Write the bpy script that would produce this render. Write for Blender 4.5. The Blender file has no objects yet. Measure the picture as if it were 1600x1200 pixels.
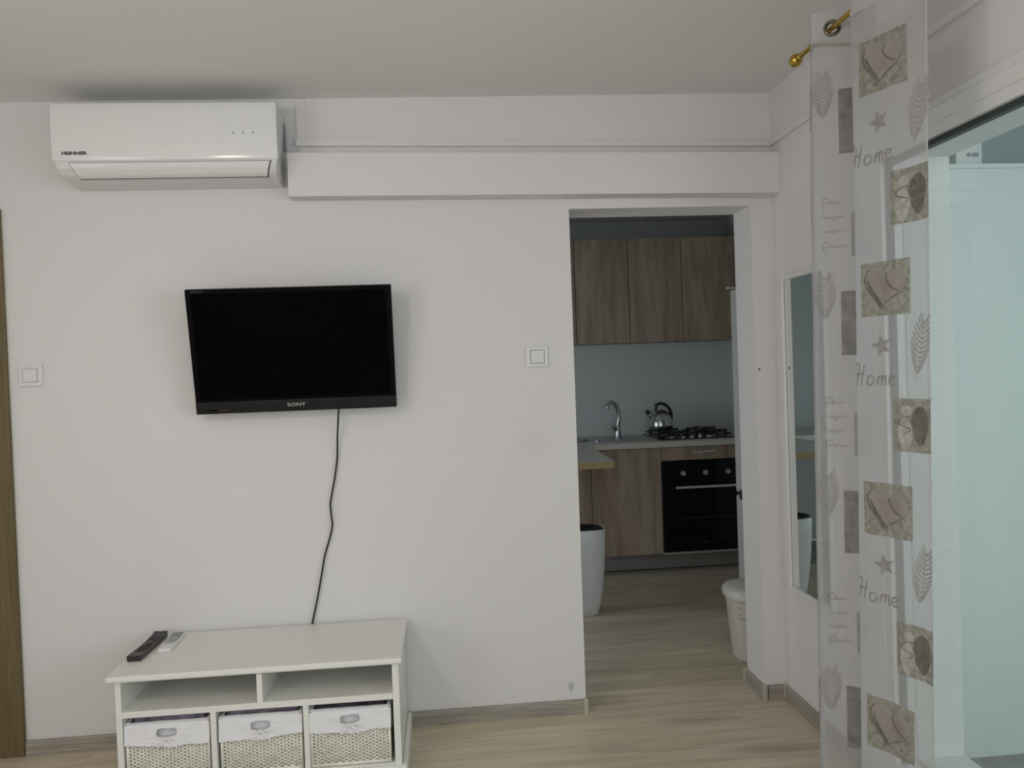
import bpy, bmesh, math, random
from mathutils import Vector, Matrix, noise
random.seed(7)
S = bpy.context.scene
COL = S.collection

# ------------------------------------------------------------------ camera
F_PX, YAW, PITCH, ROLL, DIST, HGT = 1227.7, 0.0889, -0.0177, 0.0363, 3.216, 1.4368
fw = Vector((math.sin(YAW)*math.cos(PITCH), math.cos(YAW)*math.cos(PITCH), math.sin(PITCH)))
rt = Vector((math.cos(YAW), -math.sin(YAW), 0)); up = rt.cross(fw)
r2 = rt*math.cos(ROLL) - up*math.sin(ROLL); u2 = rt*math.sin(ROLL) + up*math.cos(ROLL)
cd = bpy.data.cameras.new('camera'); cam = bpy.data.objects.new('camera', cd); COL.objects.link(cam)
cd.sensor_width = 36.0; cd.lens = F_PX/1600*36; cd.clip_start = 0.05
M = Matrix((r2, u2, -fw)).transposed().to_4x4(); M.translation = (0, -DIST, HGT)
cam.matrix_world = M; S.camera = cam
CAM = Vector((0, -DIST, HGT))

# ------------------------------------------------------------------ world, light, exposure
w = bpy.data.worlds.new('overcast_sky'); S.world = w; w.use_nodes = True
w.node_tree.nodes['Background'].inputs[0].default_value = (0.62, 0.74, 0.88, 1)
w.node_tree.nodes['Background'].inputs[1].default_value = 0.5
S.view_settings.view_transform = 'Standard'; S.view_settings.look = 'None'
S.view_settings.gamma = 1; S.view_settings.use_curve_mapping = False
S.view_settings.exposure = -0.37
def area(name, loc, rot, sx, sy, power, col):
    l = bpy.data.lights.new(name, 'AREA'); l.shape = 'RECTANGLE'; l.size = sx; l.size_y = sy
    l.energy = power; l.color = col
    o = bpy.data.objects.new(name, l); COL.objects.link(o); o.location = loc; o.rotation_euler = rot
    return o
P2 = math.pi/2
# daylight entering by the window behind the photographer, the glazed balcony and the kitchen window
area('window_daylight', (0.45, -4.97, 1.5), (P2, 0, 0), 1.8, 1.5, 24, (0.88, 0.93, 1.0))
area('side_fill', (-2.67, -3.75, 1.5), (0, -P2, 0), 1.4, 1.5, 30, (0.90, 0.93, 1.0))  # added fill from the unseen left wall, brightens the right side
area('balcony_daylight', (2.69, -3.35, 1.62), (0, P2, 0), 1.45, 2.3, 52, (0.96, 0.94, 1.0))
area('kitchen_daylight', (-0.86, 0.95, 1.12), (0, -P2, 0), 0.9, 1.0, 8.2, (0.80, 0.93, 1.0))

# ------------------------------------------------------------------ materials
MATS = {}
def new_mat(name):
    m = bpy.data.materials.new(name); m.use_nodes = True; MATS[name] = m
    return m, m.node_tree.nodes, m.node_tree.links, m.node_tree.nodes['Principled BSDF']
def mat(name, col, rough=0.5, metal=0.0, bump=0.0, bscale=60, var=0.0, vscale=6, spec=0.5, emit=None, estr=0):
    m, n, l, b = new_mat(name)
    b.inputs['Base Color'].default_value = (*col, 1); b.inputs['Roughness'].default_value = rough
    b.inputs['Metallic'].default_value = metal; b.inputs['Specular IOR Level'].default_value = spec
    tc = n.new('ShaderNodeTexCoord')
    if var:
        nz = n.new('ShaderNodeTexNoise'); nz.inputs['Scale'].default_value = vscale; nz.inputs['Detail'].default_value = 4
        l.new(tc.outputs['Object'], nz.inputs['Vector'])
        r = n.new('ShaderNodeValToRGB')
        r.color_ramp.elements[0].position = .3; r.color_ramp.elements[1].position = .7
        r.color_ramp.elements[0].color = tuple(max(0, c*(1-var)) for c in col)+(1,)
        r.color_ramp.elements[1].color = tuple(min(1, c*(1+var)) for c in col)+(1,)
        l.new(nz.outputs[0], r.inputs[0]); l.new(r.outputs[0], b.inputs['Base Color'])
    if bump:
        nz = n.new('ShaderNodeTexNoise'); nz.inputs['Scale'].default_value = bscale; nz.inputs['Detail'].default_value = 3
        l.new(tc.outputs['Object'], nz.inputs['Vector'])
        bp = n.new('ShaderNodeBump'); bp.inputs['Strength'].default_value = bump; bp.inputs['Distance'].default_value = .002
        l.new(nz.outputs[0], bp.inputs['Height']); l.new(bp.outputs[0], b.inputs['Normal'])
    if emit:
        b.inputs['Emission Color'].default_value = (*emit, 1); b.inputs['Emission Strength'].default_value = estr
    return m
def wood(name, cols, scale, rough=0.55, knots=False, rnd=False, streak=0.5):
    """cols: dark, mid, light; scale: stretched grain coordinates"""
    m, n, l, b = new_mat(name)
    b.inputs['Roughness'].default_value = rough; b.inputs['Specular IOR Level'].default_value = .3
    tc = n.new('ShaderNodeTexCoord'); mp = n.new('ShaderNodeMapping')
    l.new(tc.outputs['Object'], mp.inputs['Vector']); mp.inputs['Scale'].default_value = scale
    vec = mp.outputs[0]
    if rnd:
        oi = n.new('ShaderNodeObjectInfo'); mu = n.new('ShaderNodeMath'); mu.operation = 'MULTIPLY'; mu.inputs[1].default_value = 60
        l.new(oi.outputs['Random'], mu.inputs[0]); ad = n.new('ShaderNodeVectorMath'); ad.operation = 'ADD'
        cx = n.new('ShaderNodeCombineXYZ'); l.new(mu.outputs[0], cx.inputs[2]); l.new(mu.outputs[0], cx.inputs[0])
        l.new(vec, ad.inputs[0]); l.new(cx.outputs[0], ad.inputs[1]); vec = ad.outputs[0]
    a = n.new('ShaderNodeTexNoise'); a.inputs['Scale'].default_value = 1.0; a.inputs['Detail'].default_value = 5; a.inputs['Roughness'].default_value = .6
    a.inputs['Distortion'].default_value = .6; l.new(vec, a.inputs['Vector'])
    r = n.new('ShaderNodeValToRGB'); e = r.color_ramp.elements
    e[0].position = .28; e[0].color = (*cols[0], 1); e[1].position = .72; e[1].color = (*cols[2], 1)
    x = e.new(.5); x.color = (*cols[1], 1); l.new(a.outputs[0], r.inputs[0])
    g = n.new('ShaderNodeTexNoise'); g.inputs['Scale'].default_value = 5.0; g.inputs['Detail'].default_value = 3; l.new(vec, g.inputs['Vector'])
    r2_ = n.new('ShaderNodeValToRGB'); e2 = r2_.color_ramp.elements
    e2[0].position = .34; e2[0].color = (1-streak, 1-streak, 1-streak, 1); e2[1].position = .55; e2[1].color = (1, 1, 1, 1)
    l.new(g.outputs[0], r2_.inputs[0])
    mx = n.new('ShaderNodeMix'); mx.data_type = 'RGBA'; mx.blend_type = 'MULTIPLY'; mx.inputs['Factor'].default_value = 1
    l.new(r.outputs[0], mx.inputs['A']); l.new(r2_.outputs[0], mx.inputs['B'])
    out = mx.outputs['Result']
    if knots:        # scattered dark knots stretched along the grain
        mk = n.new('ShaderNodeMapping'); l.new(vec, mk.inputs['Vector']); mk.inputs['Scale'].default_value = (.42, .42, 1.15) if not rnd else (1.3, .36, .36)
        vo = n.new('ShaderNodeTexVoronoi'); vo.inputs['Scale'].default_value = 1.0; l.new(mk.outputs[0], vo.inputs['Vector'])
        ad2 = n.new('ShaderNodeMath'); ad2.operation = 'MULTIPLY_ADD'; ad2.inputs[1].default_value = .22; l.new(g.outputs[0], ad2.inputs[0]); l.new(vo.outputs['Distance'], ad2.inputs[2])
        mr2 = n.new('ShaderNodeMapRange'); mr2.inputs['From Min'].default_value = .14; mr2.inputs['From Max'].default_value = .30; mr2.inputs['To Min'].default_value = .50 if not rnd else .72; mr2.inputs['To Max'].default_value = 1
        l.new(ad2.outputs[0], mr2.inputs['Value'])
        mx2 = n.new('ShaderNodeMix'); mx2.data_type = 'RGBA'; mx2.blend_type = 'MULTIPLY'; mx2.inputs['Factor'].default_value = 1
        l.new(out, mx2.inputs['A']); l.new(mr2.outputs[0], mx2.inputs['B']); out = mx2.outputs['Result']
    if rnd:
        hv = n.new('ShaderNodeHueSaturation'); l.new(out, hv.inputs['Color'])
        mr = n.new('ShaderNodeMapRange'); mr.inputs['To Min'].default_value = .93; mr.inputs['To Max'].default_value = 1.06
        l.new(oi.outputs['Random'], mr.inputs['Value']); l.new(mr.outputs[0], hv.inputs['Value']); out = hv.outputs[0]
    l.new(out, b.inputs['Base Color'])
    bp = n.new('ShaderNodeBump'); bp.inputs['Strength'].default_value = .12; bp.inputs['Distance'].default_value = .001
    l.new(g.outputs[0], bp.inputs['Height']); l.new(bp.outputs[0], b.inputs['Normal'])
    return m
def wall_mat(name, col, marks=False):
    m = mat(name, col, .85, bump=.10, bscale=140, spec=.2)
    if not marks: return m
    n, l = m.node_tree.nodes, m.node_tree.links; b = n['Principled BSDF']
    tc = n.new('ShaderNodeTexCoord'); prev = None
    base = n.new('ShaderNodeRGB'); base.outputs[0].default_value = (*col, 1); prev = base.outputs[0]
    nz = n.new('ShaderNodeTexNoise'); nz.inputs['Scale'].default_value = 55; nz.inputs['Detail'].default_value = 4; l.new(tc.outputs['Object'], nz.inputs['Vector'])
    for (px, pz, rx, rz, c, k) in ((.489, .112, .016, .030, (.42, .42, .44), .75), (.371, 1.135, .08, .07, (.62, .52, .45), .16)):
        mp = n.new('ShaderNodeMapping'); mp.vector_type = 'POINT'
        mp.inputs['Location'].default_value = (-px/rx, 0, -pz/rz); mp.inputs['Scale'].default_value = (1/rx, 0, 1/rz)
        l.new(tc.outputs['Object'], mp.inputs['Vector'])
        ln = n.new('ShaderNodeVectorMath'); ln.operation = 'LENGTH'; l.new(mp.outputs[0], ln.inputs[0])
        ad = n.new('ShaderNodeMath'); ad.operation = 'ADD'; l.new(ln.outputs['Value'], ad.inputs[0])
        l.new(nz.outputs[0], ad.inputs[1])
        mr = n.new('ShaderNodeMapRange'); mr.inputs['From Min'].default_value = 1.5; mr.inputs['From Max'].default_value = .8
        mr.inputs['To Min'].default_value = 0; mr.inputs['To Max'].default_value = k; l.new(ad.outputs[0], mr.inputs['Value'])
        mx = n.new('ShaderNodeMix'); mx.data_type = 'RGBA'; l.new(mr.outputs[0], mx.inputs['Factor'])
        l.new(prev, mx.inputs['A']); mx.inputs['B'].default_value = (*c, 1); prev = mx.outputs['Result']
    l.new(prev, b.inputs['Base Color'])
    return m
def sheer(name, col, clear, var=0.0, vscale=30):
    m = bpy.data.materials.new(name); m.use_nodes = True; n, l = m.node_tree.nodes, m.node_tree.links
    n.remove(n['Principled BSDF']); out = n['Material Output']
    d = n.new('ShaderNodeBsdfDiffuse'); t = n.new('ShaderNodeBsdfTranslucent'); tr = n.new('ShaderNodeBsdfTransparent')
    d.inputs[0].default_value = (*col, 1); t.inputs[0].default_value = (*col, 1)
    if var:
        tc = n.new('ShaderNodeTexCoord'); nz = n.new('ShaderNodeTexNoise'); nz.inputs['Scale'].default_value = vscale; nz.inputs['Detail'].default_value = 4
        l.new(tc.outputs['Object'], nz.inputs['Vector']); r = n.new('ShaderNodeValToRGB')
        r.color_ramp.elements[0].position = .35; r.color_ramp.elements[1].position = .68
        r.color_ramp.elements[0].color = tuple(c*(1-var) for c in col)+(1,); r.color_ramp.elements[1].color = tuple(min(1, c*(1+var)) for c in col)+(1,)
        l.new(nz.outputs[0], r.inputs[0]); l.new(r.outputs[0], d.inputs[0]); l.new(r.outputs[0], t.inputs[0])
    a = n.new('ShaderNodeMixShader'); a.inputs[0].default_value = .35; l.new(d.outputs[0], a.inputs[1]); l.new(t.outputs[0], a.inputs[2])
    b = n.new('ShaderNodeMixShader'); b.inputs[0].default_value = clear; l.new(a.outputs[0], b.inputs[1]); l.new(tr.outputs[0], b.inputs[2])
    l.new(b.outputs[0], out.inputs[0]); MATS[name] = m
    return m
def glass(name, tint):
    m = bpy.data.materials.new(name); m.use_nodes = True; n, l = m.node_tree.nodes, m.node_tree.links
    n.remove(n['Principled BSDF']); out = n['Material Output']
    t = n.new('ShaderNodeBsdfTransparent'); t.inputs[0].default_value = (*tint, 1)
    g = n.new('ShaderNodeBsdfGlossy'); g.inputs['Roughness'].default_value = .0
    lw = n.new('ShaderNodeLayerWeight'); pw = n.new('ShaderNodeMath'); pw.operation = 'POWER'; pw.inputs[1].default_value = 5   # Schlick
    l.new(lw.outputs['Facing'], pw.inputs[0]); lw.inputs['Blend'].default_value = .5
    fr = n.new('ShaderNodeMath'); fr.operation = 'MULTIPLY_ADD'; fr.inputs[1].default_value = .92; fr.inputs[2].default_value = .04
    l.new(pw.outputs[0], fr.inputs[0])
    mx = n.new('ShaderNodeMixShader'); l.new(fr.outputs[0], mx.inputs[0]); l.new(t.outputs[0], mx.inputs[1]); l.new(g.outputs[0], mx.inputs[2])
    l.new(mx.outputs[0], out.inputs[0]); MATS[name] = m
    return m

WALL = (.775, .752, .742)
wall_mat('wall_paint', WALL, True); wall_mat('plain_paint', WALL); wall_mat('ceiling_paint', (.82, .81, .80))
wall_mat('kitchen_paint', (.75, .77, .765)); wall_mat('balcony_paint', (.78, .82, .80))
mat('balcony_tile', (.36, .34, .33), .6, var=.1, vscale=9)
mat('balcony_recess', (.42, .46, .47), .8)
wood('laminate', ((.48, .405, .295), (.62, .535, .40), (.72, .63, .485)), (.55, 7, 7), .38, rnd=True, streak=.16, knots=True)
wood('skirting', ((.30, .27, .225), (.38, .34, .285), (.45, .41, .35)), (1.3, 14, 40), .5, streak=.25)
wood('skirting_side', ((.30, .27, .225), (.38, .34, .285), (.45, .41, .35)), (14, 1.3, 40), .5, streak=.25)
mat('skirting_cap', (.50, .46, .38), .5)
wood('oak_front', ((.29, .21, .15), (.42, .325, .245), (.53, .435, .345)), (4.5, 4.5, .55), .55, streak=.24, knots=True)
wood('door_wood', ((.125, .095, .043), (.16, .122, .056), (.19, .148, .072)), (26, 26, 1.2), .5, streak=.18)
mat('cabinet_core', (.66, .64, .60), .6); mat('plinth_grey', (.27, .255, .235), .5, var=.08)
mat('worktop', (.70, .67, .60), .4, var=.08, vscale=160); mat('chipboard', (.45, .33, .17), .85, var=.35, vscale=190, bump=.3, bscale=200)
mat('white_lacquer', (.83, .82, .765), .38, var=.015, vscale=3); mat('white_plastic', (.80, .79, .77), .32); mat('ac_plastic', (.82, .815, .80), .16)
mat('ac_chassis', (.74, .735, .72), .3); mat('dark_gap', (.03, .03, .03), .8); mat('vent_grey', (.30, .31, .33), .6)
mat('switch_plastic', (.76, .75, .74), .25); mat('pvc', (.80, .79, .77), .28); mat('gasket', (.035, .05, .048), .5)
mat('screen_black', (.0015, .0015, .0018), .16, spec=.03); mat('bezel', (.003, .003, .0035), .3, spec=.06); mat('bezel_bar', (.013, .013, .014), .25, spec=.25)
mat('silver_print', (.62, .62, .62), .35, metal=.5); mat('faint_print', (.06, .06, .065), .4); mat('red_led', (.25, .03, .03), .4)
mat('black_print', (.02, .02, .02), .5); mat('cable_black', (.012, .012, .012), .5)
mat('remote_black', (.02, .016, .017), .35); mat('remote_key', (.055, .045, .047), .5); mat('remote_white', (.78, .77, .75), .35); mat('remote_lcd', (.22, .22, .21), .3); mat('remote_grey_key', (.55, .55, .54), .5)
mat('wicker', (.86, .83, .72), .7, var=.10, vscale=40); mat('liner', (.84, .83, .84), .9, bump=.3, bscale=45); mat('cloth_purple', (.19, .165, .215), .9, var=.45, vscale=26)
mat('brass', (.55, .37, .08), .28, metal=1); mat('steel', (.62, .63, .63), .2, metal=1); mat('brushed', (.45, .46, .46), .33, metal=1); mat('ring_metal', (.20, .17, .14), .18, metal=1)
mat('hob_black', (.012, .012, .013), .12); mat('cast_iron', (.012, .012, .012), .55); mat('oven_glass', (.004, .004, .0045), .06, spec=.4); mat('knob_grey', (.52, .52, .52), .35, metal=.3)
mat('handle_steel', (.78, .78, .77), .30, metal=.25); mat('fridge_white', (.66, .65, .63), .3); mat('bin_cream', (.62, .585, .52), .4); mat('bin_lid', (.66, .63, .58), .35); mat('bin_label', (.30, .25, .23), .5)
mat('planter_white', (.78, .80, .80), .35); mat('black_liner', (.012, .012, .014), .4)
mat('bulb', (1, .93, .8), .5, emit=(1, .86, .66), estr=14); mat('lamp_metal', (.6, .6, .6), .3, metal=1)
m_, n_, l_, b_ = new_mat('mirror_silver'); b_.inputs['Metallic'].default_value = 1; b_.inputs['Roughness'].default_value = .0; b_.inputs['Base Color'].default_value = (.80, .86, .84, 1)
glass('door_glass', (.90, .968, .943)); glass('window_glass', (.92, .95, .95))
sheer('sheer_fabric', (.56, .55, .545), .36); sheer('sheer_header', (.64, .63, .62), .12)
sheer('print_sand', (.40, .375, .315), .12, .22, 70); sheer('print_heart', (.50, .455, .42), .08, .08, 25); sheer('print_shadow', (.27, .245, .205), .15, .2, 60)
sheer('print_star', (.40, .375, .365), .12, .15, 60); sheer('print_leaf', (.47, .445, .44), .2); sheer('print_text', (.36, .335, .325), .12)
sheer('print_grey', (.33, .31, .305), .12, .2, 30); sheer('print_taupe', (.46, .43, .415), .15, .12, 30); sheer('print_pale', (.62, .61, .58), .1, .18, 60)

# ------------------------------------------------------------------ mesh helpers
class MB:
    def __init__(s): s.v = []; s.f = []
    def add(s, vs, fs):
        o = len(s.v); s.v += [tuple(v) for v in vs]; s.f += [tuple(o+i for i in f) for f in fs]; return s
    def box(s, x0, x1, y0, y1, z0, z1):
        return s.add([(x0,y0,z0),(x1,y0,z0),(x1,y1,z0),(x0,y1,z0),(x0,y0,z1),(x1,y0,z1),(x1,y1,z1),(x0,y1,z1)],
            [(0,3,2,1),(4,5,6,7),(0,1,5,4),(1,2,6,5),(2,3,7,6),(3,0,4,7)])
    def hexa(s, p):   # eight points in the order of box()
        return s.add(p, [(0,3,2,1),(4,5,6,7),(0,1,5,4),(1,2,6,5),(2,3,7,6),(3,0,4,7)])
    def prism_x(s, prof, x0, x1):
        n = len(prof)
        vs = [(x0, y, z) for y, z in prof] + [(x1, y, z) for y, z in prof]
        fs = [(i, (i+1) % n, n+(i+1) % n, n+i) for i in range(n)] + [tuple(range(n))[::-1], tuple(range(n, 2*n))]
        return s.add(vs, fs)
    def tube(s, path, r, n=8, caps=True, closed=False):
        pts = [Vector(p) for p in path]; k = len(pts); rs = r if isinstance(r, (list, tuple)) else [r]*k
        vs = []; nrm = None
        for i, p in enumerate(pts):
            if closed: t = (pts[(i+1) % k]-pts[i-1]).normalized()
            else: t = (pts[min(i+1, k-1)]-pts[max(i-1, 0)]).normalized()
            if nrm is None:
                nrm = t.orthogonal().normalized()
            nrm = (nrm - t*nrm.dot(t)).normalized(); b = t.cross(nrm)
            for j in range(n):
                a = 2*math.pi*j/n; vs.append(p + (nrm*math.cos(a)+b*math.sin(a))*rs[i])
        fs = []
        for i in range(k if closed else k-1):
            for j in range(n):
                i2 = (i+1) % k
                fs.append((i*n+j, i*n+(j+1) % n, i2*n+(j+1) % n, i2*n+j))
        if caps and not closed: fs += [tuple(range(n))[::-1], tuple((k-1)*n+j for j in range(n))]
        return s.add(vs, fs)
    def lathe(s, prof, c, n=24, sx=1, sy=1, axis='z', power=2):
        vs = []; k = len(prof)
        for r, h in prof:
            for j in range(n):
                a = 2*math.pi*j/n; ca, sa = math.cos(a), math.sin(a)
                if power != 2:
                    q = (abs(ca)**power+abs(sa)**power)**(-1/power); ca *= q; sa *= q
                if axis == 'z': vs.append((c[0]+r*ca*sx, c[1]+r*sa*sy, c[2]+h))
                elif axis == 'y': vs.append((c[0]+r*ca*sx, c[1]+h, c[2]+r*sa*sy))
                else: vs.append((c[0]+h, c[1]+r*ca*sx, c[2]+r*sa*sy))
        fs = [(i*n+j, i*n+(j+1) % n, (i+1)*n+(j+1) % n, (i+1)*n+j) for i in range(k-1) for j in range(n)]
        fs += [tuple(range(n))[::-1], tuple((k-1)*n+j for j in range(n))]
        return s.add(vs, fs)
    def grid(s, fn, nu, nv):
        vs = [fn(i/nu, j/nv) for j in range(nv+1) for i in range(nu+1)]
        return s.add(vs, [(j*(nu+1)+i, j*(nu+1)+i+1, (j+1)*(nu+1)+i+1, (j+1)*(nu+1)+i) for j in range(nv) for i in range(nu)])
    def build(s, name, m, parent=None, bevel=0, seg=2, smooth=False, label=None):
        me = bpy.data.meshes.new(name); me.from_pydata(s.v, [], s.f)
        bm = bmesh.new(); bm.from_mesh(me)
        bmesh.ops.recalc_face_normals(bm, faces=bm.faces)
        if bevel:
            es = [e for e in bm.edges if len(e.link_faces) == 2 and e.calc_face_angle(0) > .5]
            bmesh.ops.bevel(bm, geom=es, offset=bevel, segments=seg, affect='EDGES', profile=.6, clamp_overlap=True)
        if smooth:
            for f in bm.faces: f.smooth = True
            if smooth == 'auto':
                for e in bm.edges:
                    if len(e.link_faces) == 2 and e.calc_face_angle(0) > .6: e.smooth = False
        bm.to_mesh(me); bm.free()
        o = bpy.data.objects.new(name, me); COL.objects.link(o); me.materials.append(MATS[m])
        if parent is not None: attach(o, parent)
        if label: o['label'] = label
        return o
def attach(o, parent):
    o.parent = parent
    if parent.type == 'EMPTY': o.matrix_parent_inverse = Matrix.Translation(-parent.location)
def tag(o, label, cat, group=None, kind=None):
    o['label'] = label; o['category'] = cat
    if group: o['group'] = group
    if kind: o['kind'] = kind
    return o
def thing(name, loc, label, cat, group=None, kind=None):
    o = bpy.data.objects.new(name, None); COL.objects.link(o); o.location = loc; o.empty_display_size = .05
    return tag(o, label, cat, group, kind)
def struct(name, mb, m, label, cat, **k):
    return tag(mb.build(name, m, **k), label, cat, kind='structure')
def text_mesh(txt, size, shear=0, sx=1, offset=0, space=1):
    cu = bpy.data.curves.new('print', 'FONT'); cu.body = txt; cu.size = size; cu.shear = shear; cu.offset = offset
    cu.align_x = 'CENTER'; cu.align_y = 'CENTER'; cu.space_character = space; cu.resolution_u = 3
    ob = bpy.data.objects.new('print', cu); COL.objects.link(ob)
    dg = bpy.context.evaluated_depsgraph_get(); me = bpy.data.meshes.new_from_object(ob.evaluated_get(dg))
    b = MB(); b.add([(v.co.x*sx, v.co.y, 0) for v in me.vertices], [tuple(p.vertices) for p in me.polygons])
    bpy.data.objects.remove(ob); bpy.data.curves.remove(cu); bpy.data.meshes.remove(me)
    return b
def mapped(b, fn):
    b.v = [tuple(fn(*v)) for v in b.v]; return b
def catmull(pts, n=8):
    P = [Vector(p) for p in pts]; P = [P[0]*2-P[1]] + P + [P[-1]*2-P[-2]]; out = []
    for i in range(1, len(P)-2):
        for k in range(n):
            t = k/n; a, b, c, d = P[i-1], P[i], P[i+1], P[i+2]
            out.append(.5*((2*b)+(c-a)*t+(2*a-5*b+4*c-d)*t*t+(3*b-a-3*c+d)*t**3))
    out.append(P[-2]); return out

# ================================================================== STRUCTURE
XR = 1.415; XL = -2.70; YB = -5.0; T = .19        # right wall face, left wall face, wall behind, thickness
DX0, DX1, DZ = .548, 1.320, 2.092                # doorway to the kitchen
CX0, CX1 = -2.62, -1.745                         # left room door (clear opening)
def HC(x): return 2.542 + (x+1.6)*.0073          # the ceiling rises slightly to the right
# floor slab and laminate planks
slab = MB().box(XL, XR, YB, 0, -.08, -.009).box(DX0, DX1, 0, T, -.08, -.009).box(-.9, 2.25, T, 2.8, -.08, -.009)
floor = struct('floor', slab, 'skirting', 'grey-beige oak laminate floor running from the room into the kitchen', 'floor')
PW, PL = .19, 1.285
meshes = {}
def plank(x0, x1, y):
    L = round(x1-x0, 3)
    if L < .03: return
    if L not in meshes:
        b = MB().box(.0002, L-.0002, .0002, PW-.0002, -.008, 0); o = b.build('plank', 'laminate', floor, bevel=.0004, seg=1); meshes[L] = o.data
    else:
        o = bpy.data.objects.new('plank', meshes[L]); COL.objects.link(o); o.parent = floor
    o.location = (x0, y, 0)
def plank_row(y, xa, xb, off):
    x = xa - off
    while x < xb-.01:
        plank(max(x, xa), min(x+PL, xb), y); x += PL
k = 0
for i in range(26):
    plank_row(-(i+1)*PW, XL+.005, XR-.005, (.0, .43, .86)[i % 3]+.05*(i % 2)) if (i+1)*PW < 4.99 else None
plank_row(0, DX0+.004, DX1-.004, .33)
for i in range(1, 11):
    plank_row(i*PW, -.895, 2.245, (.30, .73, .02)[i % 3]+.04*(i % 2))
# back wall (TV wall): with the left door opening and the kitchen doorway
def zq(x): return HC(x)
b = MB()
def wallpiece(b, x0, x1, z0, full=True, z1=None):
    za, zb = (zq(x0), zq(x1)) if z1 is None else (z1, z1)
    b.hexa([(x0,0,z0),(x1,0,z0),(x1,T,z0),(x0,T,z0),(x0,0,za),(x1,0,zb),(x1,T,zb),(x0,T,za)])
wallpiece(b, XL-.1, CX0, 0); wallpiece(b, CX0, CX1, 2.06); wallpiece(b, CX1, DX0, 0); wallpiece(b, DX0, DX1, DZ); wallpiece(b, DX1, 2.40, 0)
struct('wall_back', b, 'wall_paint', 'white painted wall with the television and the kitchen doorway', 'wall')
# right wall with the balcony door opening; outer reveal is narrower than the inner one
b = MB(); XO = 1.65; OY0, OY1 = -.735, -4.4
b.hexa([(XR,OY0,0),(XO,OY0,0),(XO,0,0),(XR,0,0),(XR,OY0,HC(XR)),(XO,OY0,HC(XR)),(XO,0,HC(XR)),(XR,0,HC(XR))])
b.box(1.49, XO, -.815, OY0, 0, HC(XR)); b.box(XR, XO, -5.0, OY1, 0, HC(XR)); b.box(XR, XO, OY1, OY0, 2.155, HC(XR)); b.box(1.49, XO, OY1, -.815, 2.072, 2.155)
b.box(1.49, XO, OY1, -.815, 0, .13)
struct('wall_right', b, 'plain_paint', 'white side wall with the mirror and the balcony door', 'wall')
b = MB().box(XL-.1, XL, YB, -4.5, 0, 2.545).box(XL-.1, XL, -3.0, 0, 0, 2.545).box(XL-.1, XL, -4.5, -3.0, 0, .8).box(XL-.1, XL, -4.5, -3.0, 2.2, 2.545)
struct('wall_left', b, 'plain_paint', 'white wall on the left side of the room', 'wall')
b = MB().box(XL-.08, XL-.03, -4.5, -4.44, .8, 2.2).box(XL-.08, XL-.03, -3.06, -3.0, .8, 2.2).box(XL-.08, XL-.03, -4.44, -3.06, .8, .86).box(XL-.08, XL-.03, -4.44, -3.06, 2.14, 2.2)
struct('fill_window', b, 'pvc', 'unseen white window frame added in the left wall for the side fill light', 'window')  # frame made up to go with the added side fill
b = MB(); WX0, WX1, WZ0, WZ1 = -.45, 1.35, .75, 2.25
b.box(XL-.1, WX0, YB-.2, YB, 0, 2.56); b.box(WX1, XO, YB-.2, YB, 0, 2.56); b.box(WX0, WX1, YB-.2, YB, 0, WZ0); b.box(WX0, WX1, YB-.2, YB, WZ1, 2.56)
struct('wall_front', b, 'plain_paint', 'white wall behind the photographer with a wide window', 'wall')
wn = MB()
for x0, x1 in ((WX0, WX0+.06), (.42, .48), (WX1-.06, WX1)): wn.box(x0, x1, YB-.1, YB-.04, WZ0, WZ1)
wn.box(WX0, WX1, YB-.1, YB-.04, WZ0, WZ0+.06).box(WX0, WX1, YB-.1, YB-.04, WZ1-.06, WZ1)
wn = struct('window_1', wn, 'pvc', 'wide white framed window behind the photographer', 'window')
b = MB()
b.hexa([(XL-.1,YB-.2,HC(XL)),(XO,YB-.2,HC(XO)),(XO,0,HC(XO)),(XL-.1,0,HC(XL)),(XL-.1,YB-.2,2.7),(XO,YB-.2,2.7),(XO,0,2.7),(XL-.1,0,2.7)])
struct('ceiling', b, 'ceiling_paint', 'plain white ceiling of the living room', 'ceiling')
# kitchen shell
KX0, KX1, KY = -.9, 2.25, 2.79
struct('wall_kitchen_back', MB().box(KX0-.1, KX1+.1, KY, KY+.1, 0, 2.56), 'kitchen_paint', 'pale kitchen wall behind the worktop and hob', 'wall')
struct('wall_kitchen_right', MB().box(KX1, KX1+.1, T, KY, 0, 2.56), 'kitchen_paint', 'pale right-hand kitchen wall beside the fridge', 'wall')
b = MB().box(KX0-.1, KX0, T, .4, 0, 2.56).box(KX0-.1, KX0, 1.5, KY, 0, 2.56).box(KX0-.1, KX0, .4, 1.5, 0, .62).box(KX0-.1, KX0, .4, 1.5, 1.62, 2.56)
struct('wall_kitchen_left', b, 'kitchen_paint', 'kitchen wall with the daylight window', 'wall')
wk = MB().box(KX0-.08, KX0-.03, .4, .45, .62, 1.62).box(KX0-.08, KX0-.03, 1.45, 1.5, .62, 1.62).box(KX0-.08, KX0-.03, .45, 1.45, .62, .67).box(KX0-.08, KX0-.03, .45, 1.45, 1.57, 1.62)
struct('window_2', wk, 'pvc', 'white framed kitchen window in the left kitchen wall', 'window')
struct('ceiling_kitchen', MB().box(KX0-.1, KX1+.1, T, KY+.1, 2.553, 2.7), 'ceiling_paint', 'dim white ceiling of the kitchen', 'ceiling')

# boxed beam over the doorway, tilted a touch like the ceiling line
b = MB(); xa, xb, yf = -.566, XR, -.09
b.hexa([(xa,yf,2.142),(xb,yf,2.126),(xb,0,2.124),(xa,0,2.144),(xa,yf,2.312),(xb,yf,2.292),(xb,0,2.292),(xa,0,2.312)])
struct('trim_1', b, 'plain_paint', 'long white boxed beam between the air conditioner and the side wall', 'beam', bevel=.003)
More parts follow.
